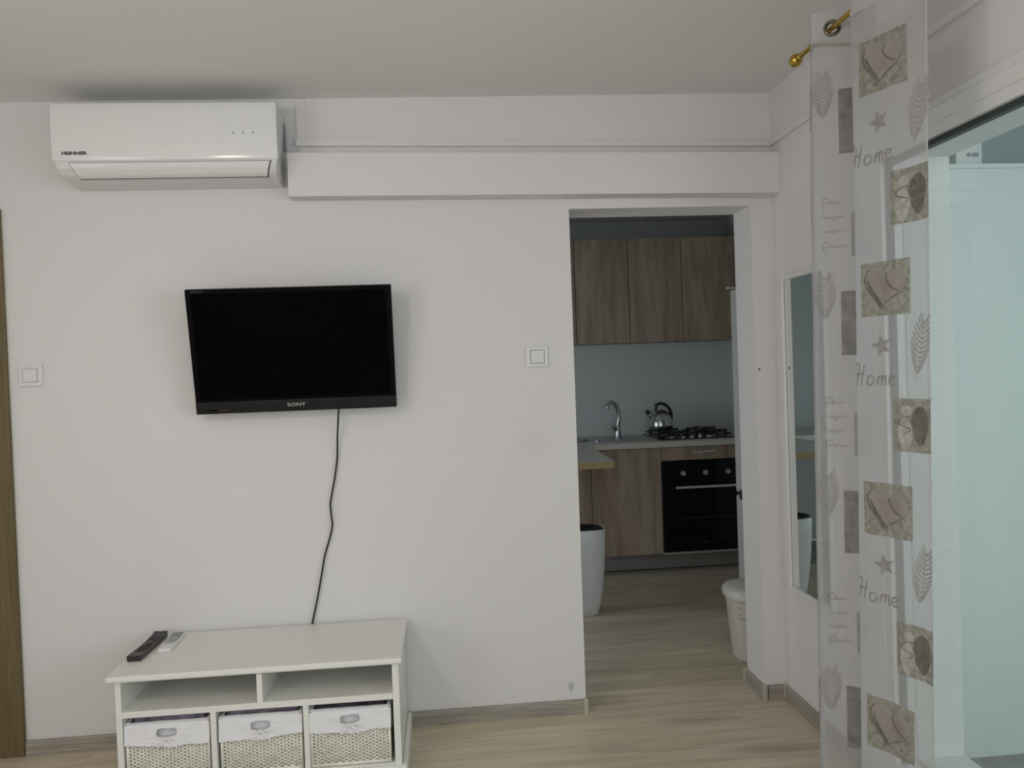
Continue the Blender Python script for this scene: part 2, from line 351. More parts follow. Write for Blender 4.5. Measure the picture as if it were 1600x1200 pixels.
# cable trunking
b = MB(); b.hexa([(-.545,-.014,2.358),(XR,-.014,2.338),(XR,0,2.338),(-.545,0,2.358),(-.545,-.014,2.39),(XR,-.014,2.36),(XR,0,2.36),(-.545,0,2.39)])
struct('trim_2', b, 'plain_paint', 'thin white cable trunking along the wall above the boxed beam', 'trunking', bevel=.002)
b = MB().box(XR-.013, XR, -3.4, -.014, 2.337, 2.359)
struct('trim_3', b, 'plain_paint', 'thin white cable trunking along the side wall above the balcony door', 'trunking', bevel=.002)
b = MB().box(-.540, -.502, -.006, 0, 2.391, 2.545)
struct('trim_4', b, 'plain_paint', 'short vertical white trunking beside the air conditioner', 'trunking', bevel=.002)
# baseboards
BBH = .058
def skirt(x0, x1): return MB().prism_x([(0,0),(-.016,0),(-.016,.012),(-.012,.016),(-.012,.030),(-.0145,.034),(-.0125,.052),(-.008,BBH),(0,BBH)], x0, x1)
struct('baseboard_back', skirt(-1.67, DX0-.004), 'skirting', 'grey wood-look baseboard along the television wall', 'baseboard')
struct('baseboard_corner', skirt(DX1+.012, XR-.012), 'skirting', 'short grey baseboard between the doorway and the side wall', 'baseboard')
b = mapped(skirt(0, .735), lambda x, y, z: (XR+y, -x, z)); struct('baseboard_right', b, 'skirting_side', 'grey wood-look baseboard under the mirror', 'baseboard')
b = mapped(skirt(0, T), lambda x, y, z: (DX1+y, x, z)); struct('baseboard_jamb', b, 'skirting_side', 'grey baseboard inside the right side of the kitchen doorway', 'baseboard')
for i, (x, y, lab) in enumerate(((DX0-.002, -.008, 'pale baseboard end cap at the left side of the doorway'), (DX1-.004, -.006, 'pale baseboard corner cap at the right side of the doorway'), (XR-.010, -.010, 'pale baseboard corner cap in the room corner'), (DX1-.010, T+.002, 'pale baseboard end cap at the back of the doorway'))):
    b = MB().box(x-.009, x+.009, y-.010, y+.008, 0, BBH+.003)
    struct('trim_%d' % (5+i), b, 'skirting_cap', lab, 'corner cap', bevel=.003)

# left room door: casing and leaf
d1 = thing('door_1', (-2.18, -.01, 0), 'olive-brown wooden door casing at the left edge of the wall', 'door', kind='structure')
def upright(x0, x1): return MB().prism_x([(0,0),(-.02,0),(-.02,2.125),(-.014,2.131),(0,2.131)], x0, x1)
upright(-1.775, -1.672).build('casing', 'door_wood', d1, bevel=.004)
upright(-2.70, -2.60).build('casing', 'door_wood', d1, bevel=.004)
MB().box(-2.6, -1.775, -.02, 0, 2.03, 2.131).build('casing_head', 'door_wood', d1, bevel=.004)
MB().box(-2.6, -1.775, .005, .045, .008, 2.03).build('leaf', 'door_wood', d1, bevel=.003)
hd = MB().lathe([(.024,0),(.024,-.008),(.010,-.010),(.010,-.045)], (-2.52, .005, 1.02), 16, axis='y').tube([(-2.52,-.04,1.02),(-2.40,-.04,1.02)], .009).build('handle', 'steel', d1, smooth='auto')

# balcony door: white frame, gasket, tinted pane
d2 = thing('door_2', (XR+.03, -1.9, 0), 'white framed glass balcony door with greenish pane beside the curtain', 'balcony door', kind='structure')
FX0, FX1 = XR-.012, XR+.06
MB().box(FX0, FX1, OY1, OY0, 2.052, 2.156).build('head_rail', 'pvc', d2, bevel=.006)
MB().box(FX0, FX1, -.838, OY0, .0, 2.052).build('stile', 'pvc', d2, bevel=.006)
MB().box(FX0, FX1, OY1, OY1+.1, .0, 2.052).build('stile', 'pvc', d2, bevel=.006)
MB().box(FX0, FX1, OY1+.1, -.838, .0, .13).build('bottom_rail', 'pvc', d2, bevel=.006)
MB().box(FX0-.007, FX0+.01, OY1, -.772, 2.085, 2.128).build('sash_bead', 'pvc', d2, bevel=.005)
MB().box(FX0-.007, FX0+.01, -.80, -.772, .1, 2.09).build('sash_bead', 'pvc', d2, bevel=.005)
g = MB().box(XR+.004, XR+.026, OY1+.1, -.838, 2.036, 2.054).box(XR+.004, XR+.026, -.846, -.836, .13, 2.04); g.build('gasket', 'gasket', d2)
MB().box(XR+.012, XR+.018, OY1+.1, -.84, .13, 2.05).build('pane', 'door_glass', d2)

# balcony beyond the pane
BY = -.60
b = MB().box(XO, 2.70, BY, BY+.1, -.05, 2.085); struct('wall_balcony_end', b, 'balcony_paint', 'pale end wall of the balcony seen through the glass door', 'wall')
b = MB().box(XO, 2.70, BY+.22, BY+.30, 2.0, 2.6); struct('wall_balcony_recess', b, 'balcony_recess', 'grey recess above the ledge of the balcony end wall', 'wall')
b = MB().box(XO, 2.70, BY-.012, BY+.22, 2.085, 2.10); struct('trim_9', b, 'balcony_paint', 'narrow ledge on top of the balcony end wall', 'ledge', bevel=.003)
b = MB().box(XO, 2.70, -4.6, BY, -.08, 0); struct('floor_balcony', b, 'balcony_tile', 'grey balcony floor seen through the bottom of the glass', 'floor')
b = MB().box(XO, 2.80, -4.6, BY+.3, 2.55, 2.65); struct('ceiling_balcony', b, 'balcony_paint', 'underside of the slab above the balcony', 'ceiling')
b = MB().box(2.70, 2.80, -4.6, BY+.1, 0, .85); struct('wall_balcony_parapet', b, 'balcony_paint', 'low outer parapet of the balcony', 'wall')
b = MB().box(XO, 2.80, -4.7, -4.6, 0, 2.65); struct('wall_balcony_near', b, 'balcony_paint', 'near end wall of the balcony', 'wall')
wb = MB()
for y in (-4.6, -3.6, -2.6, -1.6, -.66): wb.box(2.72, 2.77, y, y+.06, .85, 2.55)
wb.box(2.72, 2.77, -4.6, -.6, .85, .90).box(2.72, 2.77, -4.6, -.6, 2.50, 2.55)
struct('window_3', wb, 'pvc', 'white framed outer glazing of the balcony', 'window')
bx = thing('meter_box', (1.905, BY+.05, 2.10), 'small white box with dark marks on the balcony ledge', 'box')
MB().box(1.845, 1.945, BY+.03, BY+.12, 2.10, 2.235).build('housing', 'white_plastic', bx, bevel=.008)
MB().lathe([(.0075,0),(.0075,-.003)], (1.893, BY+.03, 2.142), 12, axis='y').build('indicator', 'vent_grey', bx)
for i in range(3): MB().box(1.906+i*.009, 1.911+i*.009, BY+.028, BY+.031, 2.134, 2.149).build('indicator', 'vent_grey', bx)

# ================================================================== CABINET
cx0, cx1, cyf = -1.149, -.190, -.445
cab = thing('media_cabinet', (-.67, -.23, 0), 'low white media cabinet with three basket bays under the television', 'cabinet')
MB().box(-1.172, -.176, -.468, -.018, .427, .448).build('top', 'white_lacquer', cab, bevel=.008, seg=3)
MB().box(cx0, -1.130, cyf, -.02, .06, .427).build('side_panel', 'white_lacquer', cab, bevel=.0015)
MB().box(-.213, cx1, cyf, -.02, .06, .427).build('side_panel', 'white_lacquer', cab, bevel=.0015)
MB().box(-1.130, -.213, -.03, -.02, .06, .427).build('back_panel', 'white_lacquer', cab)
MB().box(-1.130, -.213, cyf+.004, -.03, .418, .427).build('top_rail', 'white_lacquer', cab)
MB().box(-1.130, -.213, cyf, -.03, .296, .318).build('shelf', 'white_lacquer', cab, bevel=.0015)
MB().box(-.678, -.659, cyf, -.03, .318, .418).build('divider', 'white_lacquer', cab, bevel=.0015)
for x in (-.838, -.5245): MB().box(x, x+.0185, cyf, -.03, .07, .296).build('divider', 'white_lacquer', cab, bevel=.0015)
MB().box(-1.130, -.213, cyf+.002, -.03, .052, .070).build('bottom_board', 'white_lacquer', cab)
MB().box(-1.163, -.178, -.458, -.44, 0, .066).build('plinth', 'white_lacquer', cab, bevel=.004)
MB().box(-.189, -.172, -.457, -.018, 0, .064).build('plinth', 'white_lacquer', cab, bevel=.004)
MB().box(-1.168, -1.150, -.457, -.018, 0, .064).build('plinth', 'white_lacquer', cab, bevel=.004)

# ------------------------------------------------------------------ baskets
BW, BD, BZ0, BZ1 = .272, .37, .0715, .266
def basket(cx, yf, seed, label):
    rnd = random.Random(seed)
    t = thing('storage_basket', (cx, yf+BD/2, BZ0), label, 'basket', 'lined wicker baskets in the media cabinet')
    hw, hd = BW/2, BD/2; cy = yf+hd
    def ring(z, inset=0):
        return [(cx-hw+inset, yf+inset), (cx+hw-inset, yf+inset), (cx+hw-inset, yf+BD-inset), (cx-hw+inset, yf+BD-inset)]
    # woven walls: horizontal strands in and out of upright stakes
    wv = MB(); nst = 22; rows = 31; dz = (BZ1-.012-BZ0)/rows
    for r in range(rows):
        z = BZ0+.006+r*dz
        tap = .004*(1-r/rows)
        path = []
        for (ax, ay), (bx_, by_), nn, out in (((cx-hw+tap, yf+tap), (cx+hw-tap, yf+tap), nst, (0,-1)), ((cx+hw-tap, yf+tap), (cx+hw-tap, yf+BD), 26, (1,0))):
            for i in range(nn*2+1):
                q = i/(nn*2)
                off = .0034*math.sin(math.pi*i/2+math.pi*(r % 2))
                path.append((ax+(bx_-ax)*q+out[0]*off, ay+(by_-ay)*q+out[1]*off, z+rnd.uniform(-.0007, .0007)))
        if BZ0+.146 < z < BZ0+.190:      # leave the handle opening free
            a = [p for p in path if p[1] < yf+.01 and p[0] < cx-.036]; c = [p for p in path if not (p[1] < yf+.01 and p[0] < cx+.036)]
            wv.tube(a, dz*.44, 5, caps=False); wv.tube(c, dz*.44, 5, caps=False)
        else: wv.tube(path, dz*.44, 5, caps=False)
    for i in range(nst+1):
        x = cx-hw+.004+(BW-.008)*i/nst
        if abs(x-cx) < .036: wv.tube([(x,yf+.001,BZ0),(x,yf+.001,BZ0+.148)], .0022, 5)
        else: wv.tube([(x,yf+.001,BZ0),(x,yf+.001,BZ1-.01)], .0022, 5)
    for i in range(27):
        y = yf+.004+(BD-.008)*i/26; wv.tube([(cx+hw-.001,y,BZ0),(cx+hw-.001,y,BZ1-.01)], .0022, 5)
    wo = wv.build('weave', 'wicker', t, smooth=True); wo['kind'] = 'stuff'
    wr = MB(); wr.tube([(cx-hw,yf-.001,BZ0+.005),(cx+hw,yf-.001,BZ0+.005)], .0055, 6).tube([(cx-hw,yf,BZ0),(cx-hw,yf,BZ1-.01)], .0045, 6).tube([(cx+hw,yf,BZ0),(cx+hw,yf,BZ1-.01)], .0045, 6)
    wr.build('edge_rope', 'wicker', t, smooth=True)
    # inner walls of the basket, closed on all sides
    iw = MB(); i0 = .006
    iw.box(cx-hw+i0, cx-hw+i0+.003, yf+.012, yf+BD, BZ0, BZ1-.012).box(cx+hw-i0-.003, cx+hw-i0, yf+.012, yf+BD, BZ0, BZ1-.012).box(cx-hw+i0, cx+hw-i0, yf+BD-.006, yf+BD-.003, BZ0, BZ1-.012)
    iw.box(cx-hw+i0, cx+hw-i0, yf+.012, yf+.015, BZ0, BZ1-.01).box(cx-hw+i0, cx+hw-i0, yf+.012, yf+BD-.003, BZ0, BZ0+.004)
    iw.build('inner_lining', 'liner', t)
    # folded-over liner: front panel with a rounded handle opening
    ln = MB(); zt, zb = BZ1+.004, BZ0+.122; hz = BZ0+.166; hwid, hhei = .034, .0145; N = 64; RG = 7
    slope = rnd.uniform(-.010, .012)
    def sq(a, w_, h_, p):
        c, s_ = math.cos(a), math.sin(a); q = (abs(c)**p+abs(s_)**p)**(-1/p); return c*q*w_, s_*q*h_
    vs = []; fs = []
    for r in range(RG+1):
        q = r/RG
        for j in range(N):
            a = 2*math.pi*j/N
            x1, z1 = sq(a, hwid, hhei, 3.5)
            c, s_ = math.cos(a), math.sin(a); kx = (hw+.006)/max(1e-6, abs(c)); kz = ((zt-hz) if s_ > 0 else (hz-zb))/max(1e-6, abs(s_)); kk = min(kx, kz)
            x2, z2 = c*kk, s_*kk
            x = x1+(x2-x1)*q; z = z1+(z2-z1)*q
            low = max(0, -z/(hz-zb))
            zz = hz+z+ low*(slope*x/hw + .004*noise.noise(Vector((x*26, seed, 1))) - .008*math.exp(-(x/.04)**2)*low)
            y = yf-.007-.005*low-.003*noise.noise(Vector((x*30, z*40, seed*3.1)))-.0022*math.sin((z*1.2+x*.25)*240)*(.3+low)*.5 - (.004*(1-q) if q < .35 else 0)
            if z > (zt-hz)*.93: y += .006*q
            vs.append((cx+x, y, zz))
    for r in range(RG):
        for j in range(N): fs.append((r*N+j, r*N+(j+1) % N, (r+1)*N+(j+1) % N, (r+1)*N+j))
    ln.add(vs, fs)
    # side skirts and top roll
    for sgn in (-1, 1):
        ln.grid(lambda u, v: (cx+sgn*(hw+.006+.003*v), yf-.006+u*(BD-.02), zt-.002-(zt-zb+sgn*slope*-1)*v+.003*math.sin(u*30)*v), 12, 5)
        ln.grid(lambda u, v: (cx+sgn*(hw+.006-.014*v), yf-.004+u*(BD-.02), zt+.003*math.sin(v*math.pi)), 6, 3)
    ln.grid(lambda u, v: (cx-hw-.006+u*(BW+.012), yf-.008+.022*v, zt-.001+.004*math.sin(v*math.pi)+.0015*noise.noise(Vector((u*9, v, seed)))), 24, 4)
    ln.grid(lambda u, v: (cx-hw+u*BW, yf+BD-.004-.012*v, zt-.002+.003*math.sin(v*math.pi)), 8, 3)
    ln.build('cloth_liner', 'liner', t, smooth=True)
    # ribbons gathered below the handle
    tie = MB()
    for sgn in (-1, 1):
        p = catmull([(cx+sgn*.004, yf-.017, hz-.018), (cx+sgn*.018, yf-.019, hz-.034), (cx+sgn*.030, yf-.016, hz-.046), (cx+sgn*.034, yf-.014, hz-.058)], 5)
        tie.add([(a.x, a.y, a.z+.006) for a in p]+[(a.x, a.y-.001, a.z-.006) for a in p], [(i, i+1, len(p)+i+1, len(p)+i) for i in range(len(p)-1)])
    tie.lathe([(.001,-.006),(.007,-.003),(.008,.002),(.001,.006)], (cx, yf-.017, hz-.02), 10)
    tie.build('tie_ribbon', 'liner', t, smooth=True)
    # folded cloth stored inside
    fc = MB(); fc.grid(lambda u, v: (cx-hw+.014+u*(BW-.028), yf+.02+v*(BD-.04), BZ1-.004+.010*noise.noise(Vector((u*5, v*5, seed)))+.006*noise.noise(Vector((u*14, v*14, seed)))), 26, 24)
    fo = fc.build('folded_cloth', 'cloth_purple', smooth=True); so = fo.modifiers.new('thickness', 'SOLIDIFY'); so.thickness = .02; so.offset = -1
    return t, fo
for cx, yf, sd, lab, lab2 in ((-.986, -.430, 1, 'white wicker basket in the left bay of the media cabinet', 'purple-grey folded cloth inside the left wicker basket'),
        (-.672, -.428, 2, 'white wicker basket in the middle bay of the media cabinet', 'purple-grey folded cloth inside the middle wicker basket'),
        (-.366, -.430, 3, 'white wicker basket in the right bay of the media cabinet', 'purple-grey folded cloth inside the right wicker basket')):
    t, fo = basket(cx, yf, sd, lab); tag(fo, lab2, 'cloth', 'folded cloths in the baskets')

# ------------------------------------------------------------------ remotes
def remote_frame(cx, cy, z, ang):
    c, s_ = math.cos(ang), math.sin(ang)
    return lambda x, y, h: (cx+x*c-y*s_, cy+x*s_+y*c, z+h)
CT = .4482
r1 = thing('tv_remote', (-1.126, -.195, CT), 'long black remote control on the left end of the cabinet', 'remote control')
fr = remote_frame(-1.126, -.195, CT, math.radians(-1))
L2, W2 = .128, .0255
b = MB(); secs = []
for i in range(13):
    q = i/12; y = -L2+2*L2*q; h = .0195+.004*math.cos(q*math.pi*2)*.6+(.004 if q > .93 else 0)
    secs.append([(-W2*.86, y, .0), (-W2, y, .006), (-W2, y, h-.003), (-W2+.003, y, h), (0, y, h-.0018), (W2-.003, y, h), (W2, y, h-.003), (W2, y, .006), (W2*.86, y, 0)])
n9 = 9; b.add([p for s_ in secs for p in s_], [(i*n9+j, i*n9+(j+1) % n9, (i+1)*n9+(j+1) % n9, (i+1)*n9+j) for i in range(12) for j in range(n9)]+[tuple(range(n9)), tuple(12*n9+j for j in range(n9))])
mapped(b, fr).build('body', 'remote_black', r1, smooth='auto')
for j, y in enumerate((-.075, -.055, -.035, -.015, .030, .050, .070, .088)):
    for x in (-.013, 0, .013):
        mapped(MB().box(x-.0042, x+.0042, y-.004, y+.004, .015, .0215), fr).build('key', 'remote_key', r1, bevel=.001, seg=1)
mapped(MB().lathe([(.012,.014),(.012,.0215),(.010,.0225),(.004,.022)], (0,.008,0), 16), fr).build('key', 'remote_key', r1, smooth='auto')
mapped(MB().box(-.009, .009, .0225, .0245, .015, .0212), fr).build('brand_print', 'silver_print', r1)
r2_ = thing('ac_remote', (-1.053, -.157, CT), 'short white remote control beside the black one', 'remote control')
fr = remote_frame(-1.053, -.157, CT, math.radians(2))
mapped(MB().box(-.0235, .0235, -.092, .092, 0, .015), fr).build('body', 'remote_white', r2_, bevel=.004)
mapped(MB().box(-.0205, .0205, -.022, .088, .0145, .0157), fr).build('display', 'remote_lcd', r2_)
for y, n_k in ((-.012, 3), (.003, 3), (.018, 3), (.033, 2)):
    for i in range(n_k):
        x = (i-(n_k-1)/2)*.0125
        mapped(MB().box(x-.004, x+.004, y-.0042, y+.0042, .015, .0172), fr).build('key', 'remote_grey_key', r2_, bevel=.001, seg=1)
mapped(MB().box(-.015, .015, -.036, -.0325, .0145, .0153), fr).build('brand_print', 'black_print', r2_)

# ------------------------------------------------------------------ television
tv = thing('television', (-.56, 0, 1.31), 'black flat television tilted forward on the white wall', 'television')
uy, uz = -.09/.4805, .472/.4805
def tvf(x, h, d): return (x, -.09+uy*h+uz*d, 1.308+uz*h-uy*d)     # h up the face, d behind the face
TX0, TX1 = -.947, -.181
mapped(MB().box(TX0, TX1, 0, .4805, .004, .038), tvf).build('housing', 'bezel', tv, bevel=.004)
mapped(MB().box(TX0+.12, TX1-.12, .09, .38, .038, .072), tvf).build('rear_cover', 'bezel', tv, bevel=.01)
mapped(MB().box(TX0+.002, TX1-.002, .047, .4795, .0015, .006), tvf).build('frame', 'bezel', tv, bevel=.0015)
mapped(MB().box(TX0+.020, TX1-.020, .056, .464, .0005, .004), tvf).build('screen', 'screen_black', tv)
bar = mapped(MB().box(TX0, TX1, 0, .0465, 0, .02), tvf).build('lower_bezel', 'bezel_bar', tv, bevel=.003)
mapped(text_mesh('SONY', .0195, sx=1.28, offset=.0001, space=1.08), lambda x, y, z: tvf(-.567+x, .026+y, -.0008)).build('brand_print', 'silver_print', bar)
mapped(text_mesh('BRAVIA', .011, sx=1.2), lambda x, y, z: tvf(-.900+x, .4715+y, -.0006)).build('series_print', 'faint_print', tv)
mapped(MB().box(-.899, -.866, .0115, .0165, -.0008, .001), tvf).build('sensor', 'screen_black', bar)
for x, m in ((-.857, 'faint_print'), (-.842, 'red_led'), (-.828, 'red_led')):
    mapped(MB().box(x-.003, x+.003, .0125, .0160, -.0008, .001), tvf).build('indicator', m, bar)
MB().box(-.66, -.46, -.012, 0, 1.44, 1.66).build('wall_plate', 'cable_black', tv, bevel=.002)
for x in (-.63, -.52): mapped(MB().box(x, x+.03, .14, .34, .072, .085), tvf).build('mount_rail', 'cable_black', tv)
for x in (-.625, -.515): MB().box(x, x+.02, -.072, -.012, 1.57, 1.60).build('mount_arm', 'cable_black', tv)
# cable down to the cabinet
cp = [(-0.410,-0.060,1.331),(-0.412,-0.058,1.290),(-0.423,-0.030,1.202),(-0.430,-0.012,1.113),(-0.443,-0.012,1.031),(-0.459,-0.012,0.957),(-0.465,-0.012,0.921),(-0.462,-0.012,0.872),(-0.461,-0.012,0.833),(-0.476,-0.012,0.777),(-0.494,-0.012,0.721),(-0.509,-0.012,0.650),(-0.525,-0.012,0.573),(-0.540,-0.012,0.509),(-0.555,-0.012,0.448),(-0.568,-0.012,0.382),(-0.582,-0.012,0.292)]
tag(MB().tube(catmull(cp, 5), .0036, 8).build('power_cable', 'cable_black', smooth=True), 'thin black cable hanging from the television to the cabinet', 'cable')

# ------------------------------------------------------------------ air conditioner
ac = thing('air_conditioner', (-.97, -.1, 2.19), 'white split air conditioner mounted under the ceiling', 'air conditioner')
AX0, AX1 = -1.383, -.578
low = [(-.198,2.256),(-.190,2.234),(-.172,2.214),(-.145,2.203),(-.100,2.196),(-.04,2.193),(0,2.195)]
body = [(0,2.474),(-.17,2.476),(-.19,2.468)] + low
n = len(body); mid = AX0+.5*(AX1-AX0)
def acx(x, z): return x + (mid-x)*.035*max(0, (2.256-z)/.06)       # the underside tapers inwards
b = MB(); vs = [(acx(AX0+.004, z), y, z) for y, z in body]+[(acx(AX1-.004, z), y, z) for y, z in body]
b.add(vs, [(i, (i+1) % n, n+(i+1) % n, n+i) for i in range(n)]+[tuple(range(n))[::-1], tuple(range(n, 2*n))])
b.build('chassis', 'ac_chassis', ac, bevel=.003)
fp = [(-.150,2.4775),(-.185,2.477),(-.199,2.470),(-.205,2.452),(-.2085,2.40),(-.2085,2.33),(-.206,2.275),(-.203,2.258),(-.190,2.258),(-.190,2.45),(-.17,2.468),(-.150,2.472)]
MB().prism_x(fp, AX0, AX1).build('front_panel', 'ac_plastic', ac, bevel=.006, seg=3, smooth='auto')
# louvre flap lying in the lower curve
def lowpt(t, off):     # t 0..1 along the lower profile to about px row 277
    pts = [Vector((0, y, z)) for y, z in low[:5]]; L = [0]
    for i in range(4): L.append(L[-1]+(pts[i+1]-pts[i]).length)
    d = t*L[-1]
    for i in range(4):
        if d <= L[i+1]+1e-9:
            q = (d-L[i])/(L[i+1]-L[i]); p = pts[i].lerp(pts[i+1], q); tg = (pts[i+1]-pts[i]).normalized(); break
    nn = Vector((0, tg.z, -tg.y)); nn = nn if nn.y < 0 else -nn
    return p+nn*off
for nm, xa, xb, t0, t1, off, m in (('air_slot', -1.330, -.602, .02, .615, .0016, 'dark_gap'), ('flap', -1.328, -.606, .03, .560, .0030, 'ac_plastic')):
    b = MB(); k = 8
    for x in (xa, xb):
        pass
    top = [lowpt(t0+(t1-t0)*i/k, off) for i in range(k+1)]; bot = [lowpt(t0+(t1-t0)*i/k, -.002) for i in range(k+1)]
    prof = [(p.y, p.z) for p in top]+[(p.y, p.z) for p in bot[::-1]]; nn = len(prof)
    def xx(x, z): return x + (mid-x)*.05*max(0, (2.256-z)/.045)
    b.add([(xx(xa, z), y, z) for y, z in prof]+[(xx(xb, z), y, z) for y, z in prof], [(i, (i+1) % nn, nn+(i+1) % nn, nn+i) for i in range(nn)]+[tuple(range(nn))[::-1], tuple(range(nn, 2*nn))])
    b.build(nm, m, ac)
MB().box(AX1-.006, AX1-.0025, -.035, -.006, 2.335, 2.44).build('side_vent', 'vent_grey', ac)
for x in (-.735, -.699, -.664): MB().lathe([(.0035,0),(.0035,-.001)], (x, -.2086, 2.354), 10, axis='y').build('indicator', 'vent_grey', ac)
mapped(text_mesh('HEINNER', .0165, sx=1.28, offset=.0006), lambda x, y, z: (-1.304+x, -.2078, 2.2845+y)).build('brand_print', 'black_print', ac)

# ------------------------------------------------------------------ switches
def switch(name, x0, x1, z0, z1, rx0, rx1, rz0, rz1, tilt, label):
    t = thing(name, ((x0+x1)/2, 0, (z0+z1)/2), label, 'light switch', 'light switches')
    MB().box(x0, x1, -.010, 0, z0, z1).build('plate', 'switch_plastic', t, bevel=.003)
    MB().box(rx0-.002, rx1+.002, -.0104, -.004, rz0-.002, rz1+.002).build('gap', 'dark_gap' if tilt else 'vent_grey', t)
    ya, yb = (-.0165, -.0115) if tilt else (-.0125, -.0125)
    b = MB(); b.hexa([(rx0,yb,rz0),(rx1,yb,rz0),(rx1,-.006,rz0),(rx0,-.006,rz0),(rx0,ya,rz1),(rx1,ya,rz1),(rx1,-.006,rz1),(rx0,-.006,rz1)])
    b.build('rocker', 'switch_plastic', t, bevel=.0012); return t
switch('light_switch', -1.634, -1.546, 1.441, 1.523, -1.617, -1.565, 1.459, 1.508, 0, 'square white light switch beside the brown door casing')
switch('light_switch', .348, .438, 1.447, 1.529, .367, .422, 1.461, 1.514, 1, 'square white light switch between the television and the doorway')
tag(MB().lathe([(.0035,0),(.0035,-.004),(.001,-.005)], (1.338, 0, 1.403), 8, axis='y').build('nail', 'black_print'), 'tiny dark nail in the narrow wall right of the doorway', 'nail')

# ------------------------------------------------------------------ mirror
mr = thing('wall_mirror', (XR-.01, -.29, .494), 'narrow tall mirror with white frame on the side wall', 'mirror')
MY0, MY1, MZ0, MZ1 = -.47, -.106, .494, 1.777
MB().box(XR-.012, XR-.008, MY0+.012, MY1-.012, MZ0+.012, MZ1-.012).build('mirror_glass', 'mirror_silver', mr)
MB().box(XR-.0125, XR-.0075, MY1-.017, MY1-.012, MZ0+.014, MZ1-.014).build('inner_edge', 'vent_grey', mr)
MB().box(XR-.022, XR, MY1-.013, MY1, MZ0, MZ1).build('frame_side', 'pvc', mr, bevel=.004)
MB().box(XR-.022, XR, MY0, MY0+.016, MZ0, MZ1).build('frame_side', 'pvc', mr, bevel=.004)
MB().box(XR-.022, XR, MY0+.016, MY1-.016, MZ0, MZ0+.016).build('frame_bottom', 'pvc', mr, bevel=.004)
MB().box(XR-.022, XR, MY0+.016, MY1-.016, MZ1-.016, MZ1).build('frame_top', 'pvc', mr, bevel=.004)
MB().box(XR-.006, XR, MY0+.01, MY1-.01, MZ0+.01, MZ1-.01).build('backing', 'cabinet_core', mr)

# ================================================================== KITCHEN
WT = .900
wt = MB(); SX0, SX1, SY0, SY1 = .66, 1.06, 2.32, 2.66
for a in ((-.88, SX0, 2.12, KY), (SX1, 2.248, 2.12, KY), (SX0, SX1, 2.12, SY0), (SX0, SX1, SY1, KY)): wt.box(a[0], a[1], a[2], a[3], WT-.038, WT)
tag(wt.build('worktop', 'worktop'), 'pale laminate worktop along the back of the kitchen', 'worktop')
bar = thing('breakfast_bar', (.68, 1.6, 0), 'pale worktop bar with raw chipboard end reaching into the kitchen', 'counter')
MB().hexa([(.40,1.155,WT-.038),(.955,1.155,WT-.038),(.995,2.118,WT-.038),(.40,2.118,WT-.038),(.40,1.155,WT),(.955,1.155,WT),(.995,2.118,WT),(.40,2.118,WT)]).build('top', 'worktop', bar)
MB().box(.40, .955, 1.152, 1.155, WT-.0375, WT-.0012).build('raw_edge', 'chipboard', bar)
MB().lathe([(.045,0),(.045,.006),(.024,.012),(.024,WT-.046),(.040,WT-.044),(.040,WT-.0385)], (.50, 1.30, 0), 20).build('leg', 'brushed', bar, smooth='auto')
def front(x0, x1, z0, z1, y, parent, name='door'):
    return MB().box(x0+.0026, x1-.0026, y, y+.018, z0+.0018, z1-.0018).build(name, 'oak_front', parent, bevel=.001, seg=1)
FY = 2.15
def base_unit(x0, x1, label, doors):
    t = thing('base_cabinet', ((x0+x1)/2, 2.45, 0), label, 'cabinet', 'kitchen base cabinets')
    MB().box(x0+.001, x1-.001, FY+.018, KY-.03, .10, WT-.038 if x0 > 1.1 else .70).build('body', 'plinth_grey', t)
    MB().box(x0, x1, 2.20, 2.215, 0, .10).build('plinth', 'plinth_grey', t)
    for a, c in doors: front(a, c, .112, .858, FY, t)
    return t
base_unit(.53, 1.005, 'oak-look base cabinet behind the breakfast bar end', ((.53, 1.005),))
base_unit(1.005, 1.503, 'oak-look base cabinet left of the black oven', ((1.005, 1.503),))
oc = thing('oven_cabinet', (1.80, 2.45, 0), 'oak-look cabinet with narrow drawer above the oven', 'cabinet', 'kitchen base cabinets')
MB().box(1.504, 1.507, FY+.018, KY-.03, .10, WT-.038).box(2.107, 2.11, FY+.018, KY-.03, .10, WT-.038).box(1.507, 2.107, FY+.018, KY-.03, .76, WT-.038).box(1.507, 2.107, FY+.018, KY-.03, .10, .116).build('body', 'cabinet_core', oc)
MB().box(1.503, 2.248, 2.20, 2.215, 0, .10).build('plinth', 'plinth_grey', oc)
dr = front(1.506, 2.108, .762, .860, FY, oc, 'drawer')
MB().tube(catmull([(1.744,FY,.816),(1.748,FY-.020,.817),(1.80,FY-.026,.819),(1.85,FY-.026,.821),(1.893,FY-.020,.822),(1.897,FY,.823)], 6), .0055, 8).build('handle', 'handle_steel', dr, smooth=True)
ov = thing('oven', (1.807, 2.3, .12), 'black built-in oven with steel bar handle', 'oven')
MB().box(1.511, 2.104, FY+.019, FY+.5, .120, .754).build('body', 'cast_iron', ov)
MB().box(1.509, 2.106, FY-.008, FY+.018, .620, .756).build('control_panel', 'oven_glass', ov, bevel=.002)
dd = MB().box(1.509, 2.106, FY-.008, FY+.018, .122, .616).build('door', 'oven_glass', ov, bevel=.002)
for x in (1.655, 1.815, 1.977):
    MB().lathe([(.018,0),(.017,-.016),(.014,-.021),(.001,-.021)], (x, FY-.008, .672), 20, axis='y').build('knob', 'knob_grey', ov, smooth='auto')
MB().tube([(1.590,FY-.048,.578),(2.045,FY-.048,.578)], .009, 12).tube([(1.61,FY-.048,.578),(1.61,FY-.006,.578)], .006, 8).tube([(2.025,FY-.048,.578),(2.025,FY-.006,.578)], .006, 8).build('handle', 'handle_steel', dd, smooth='auto')
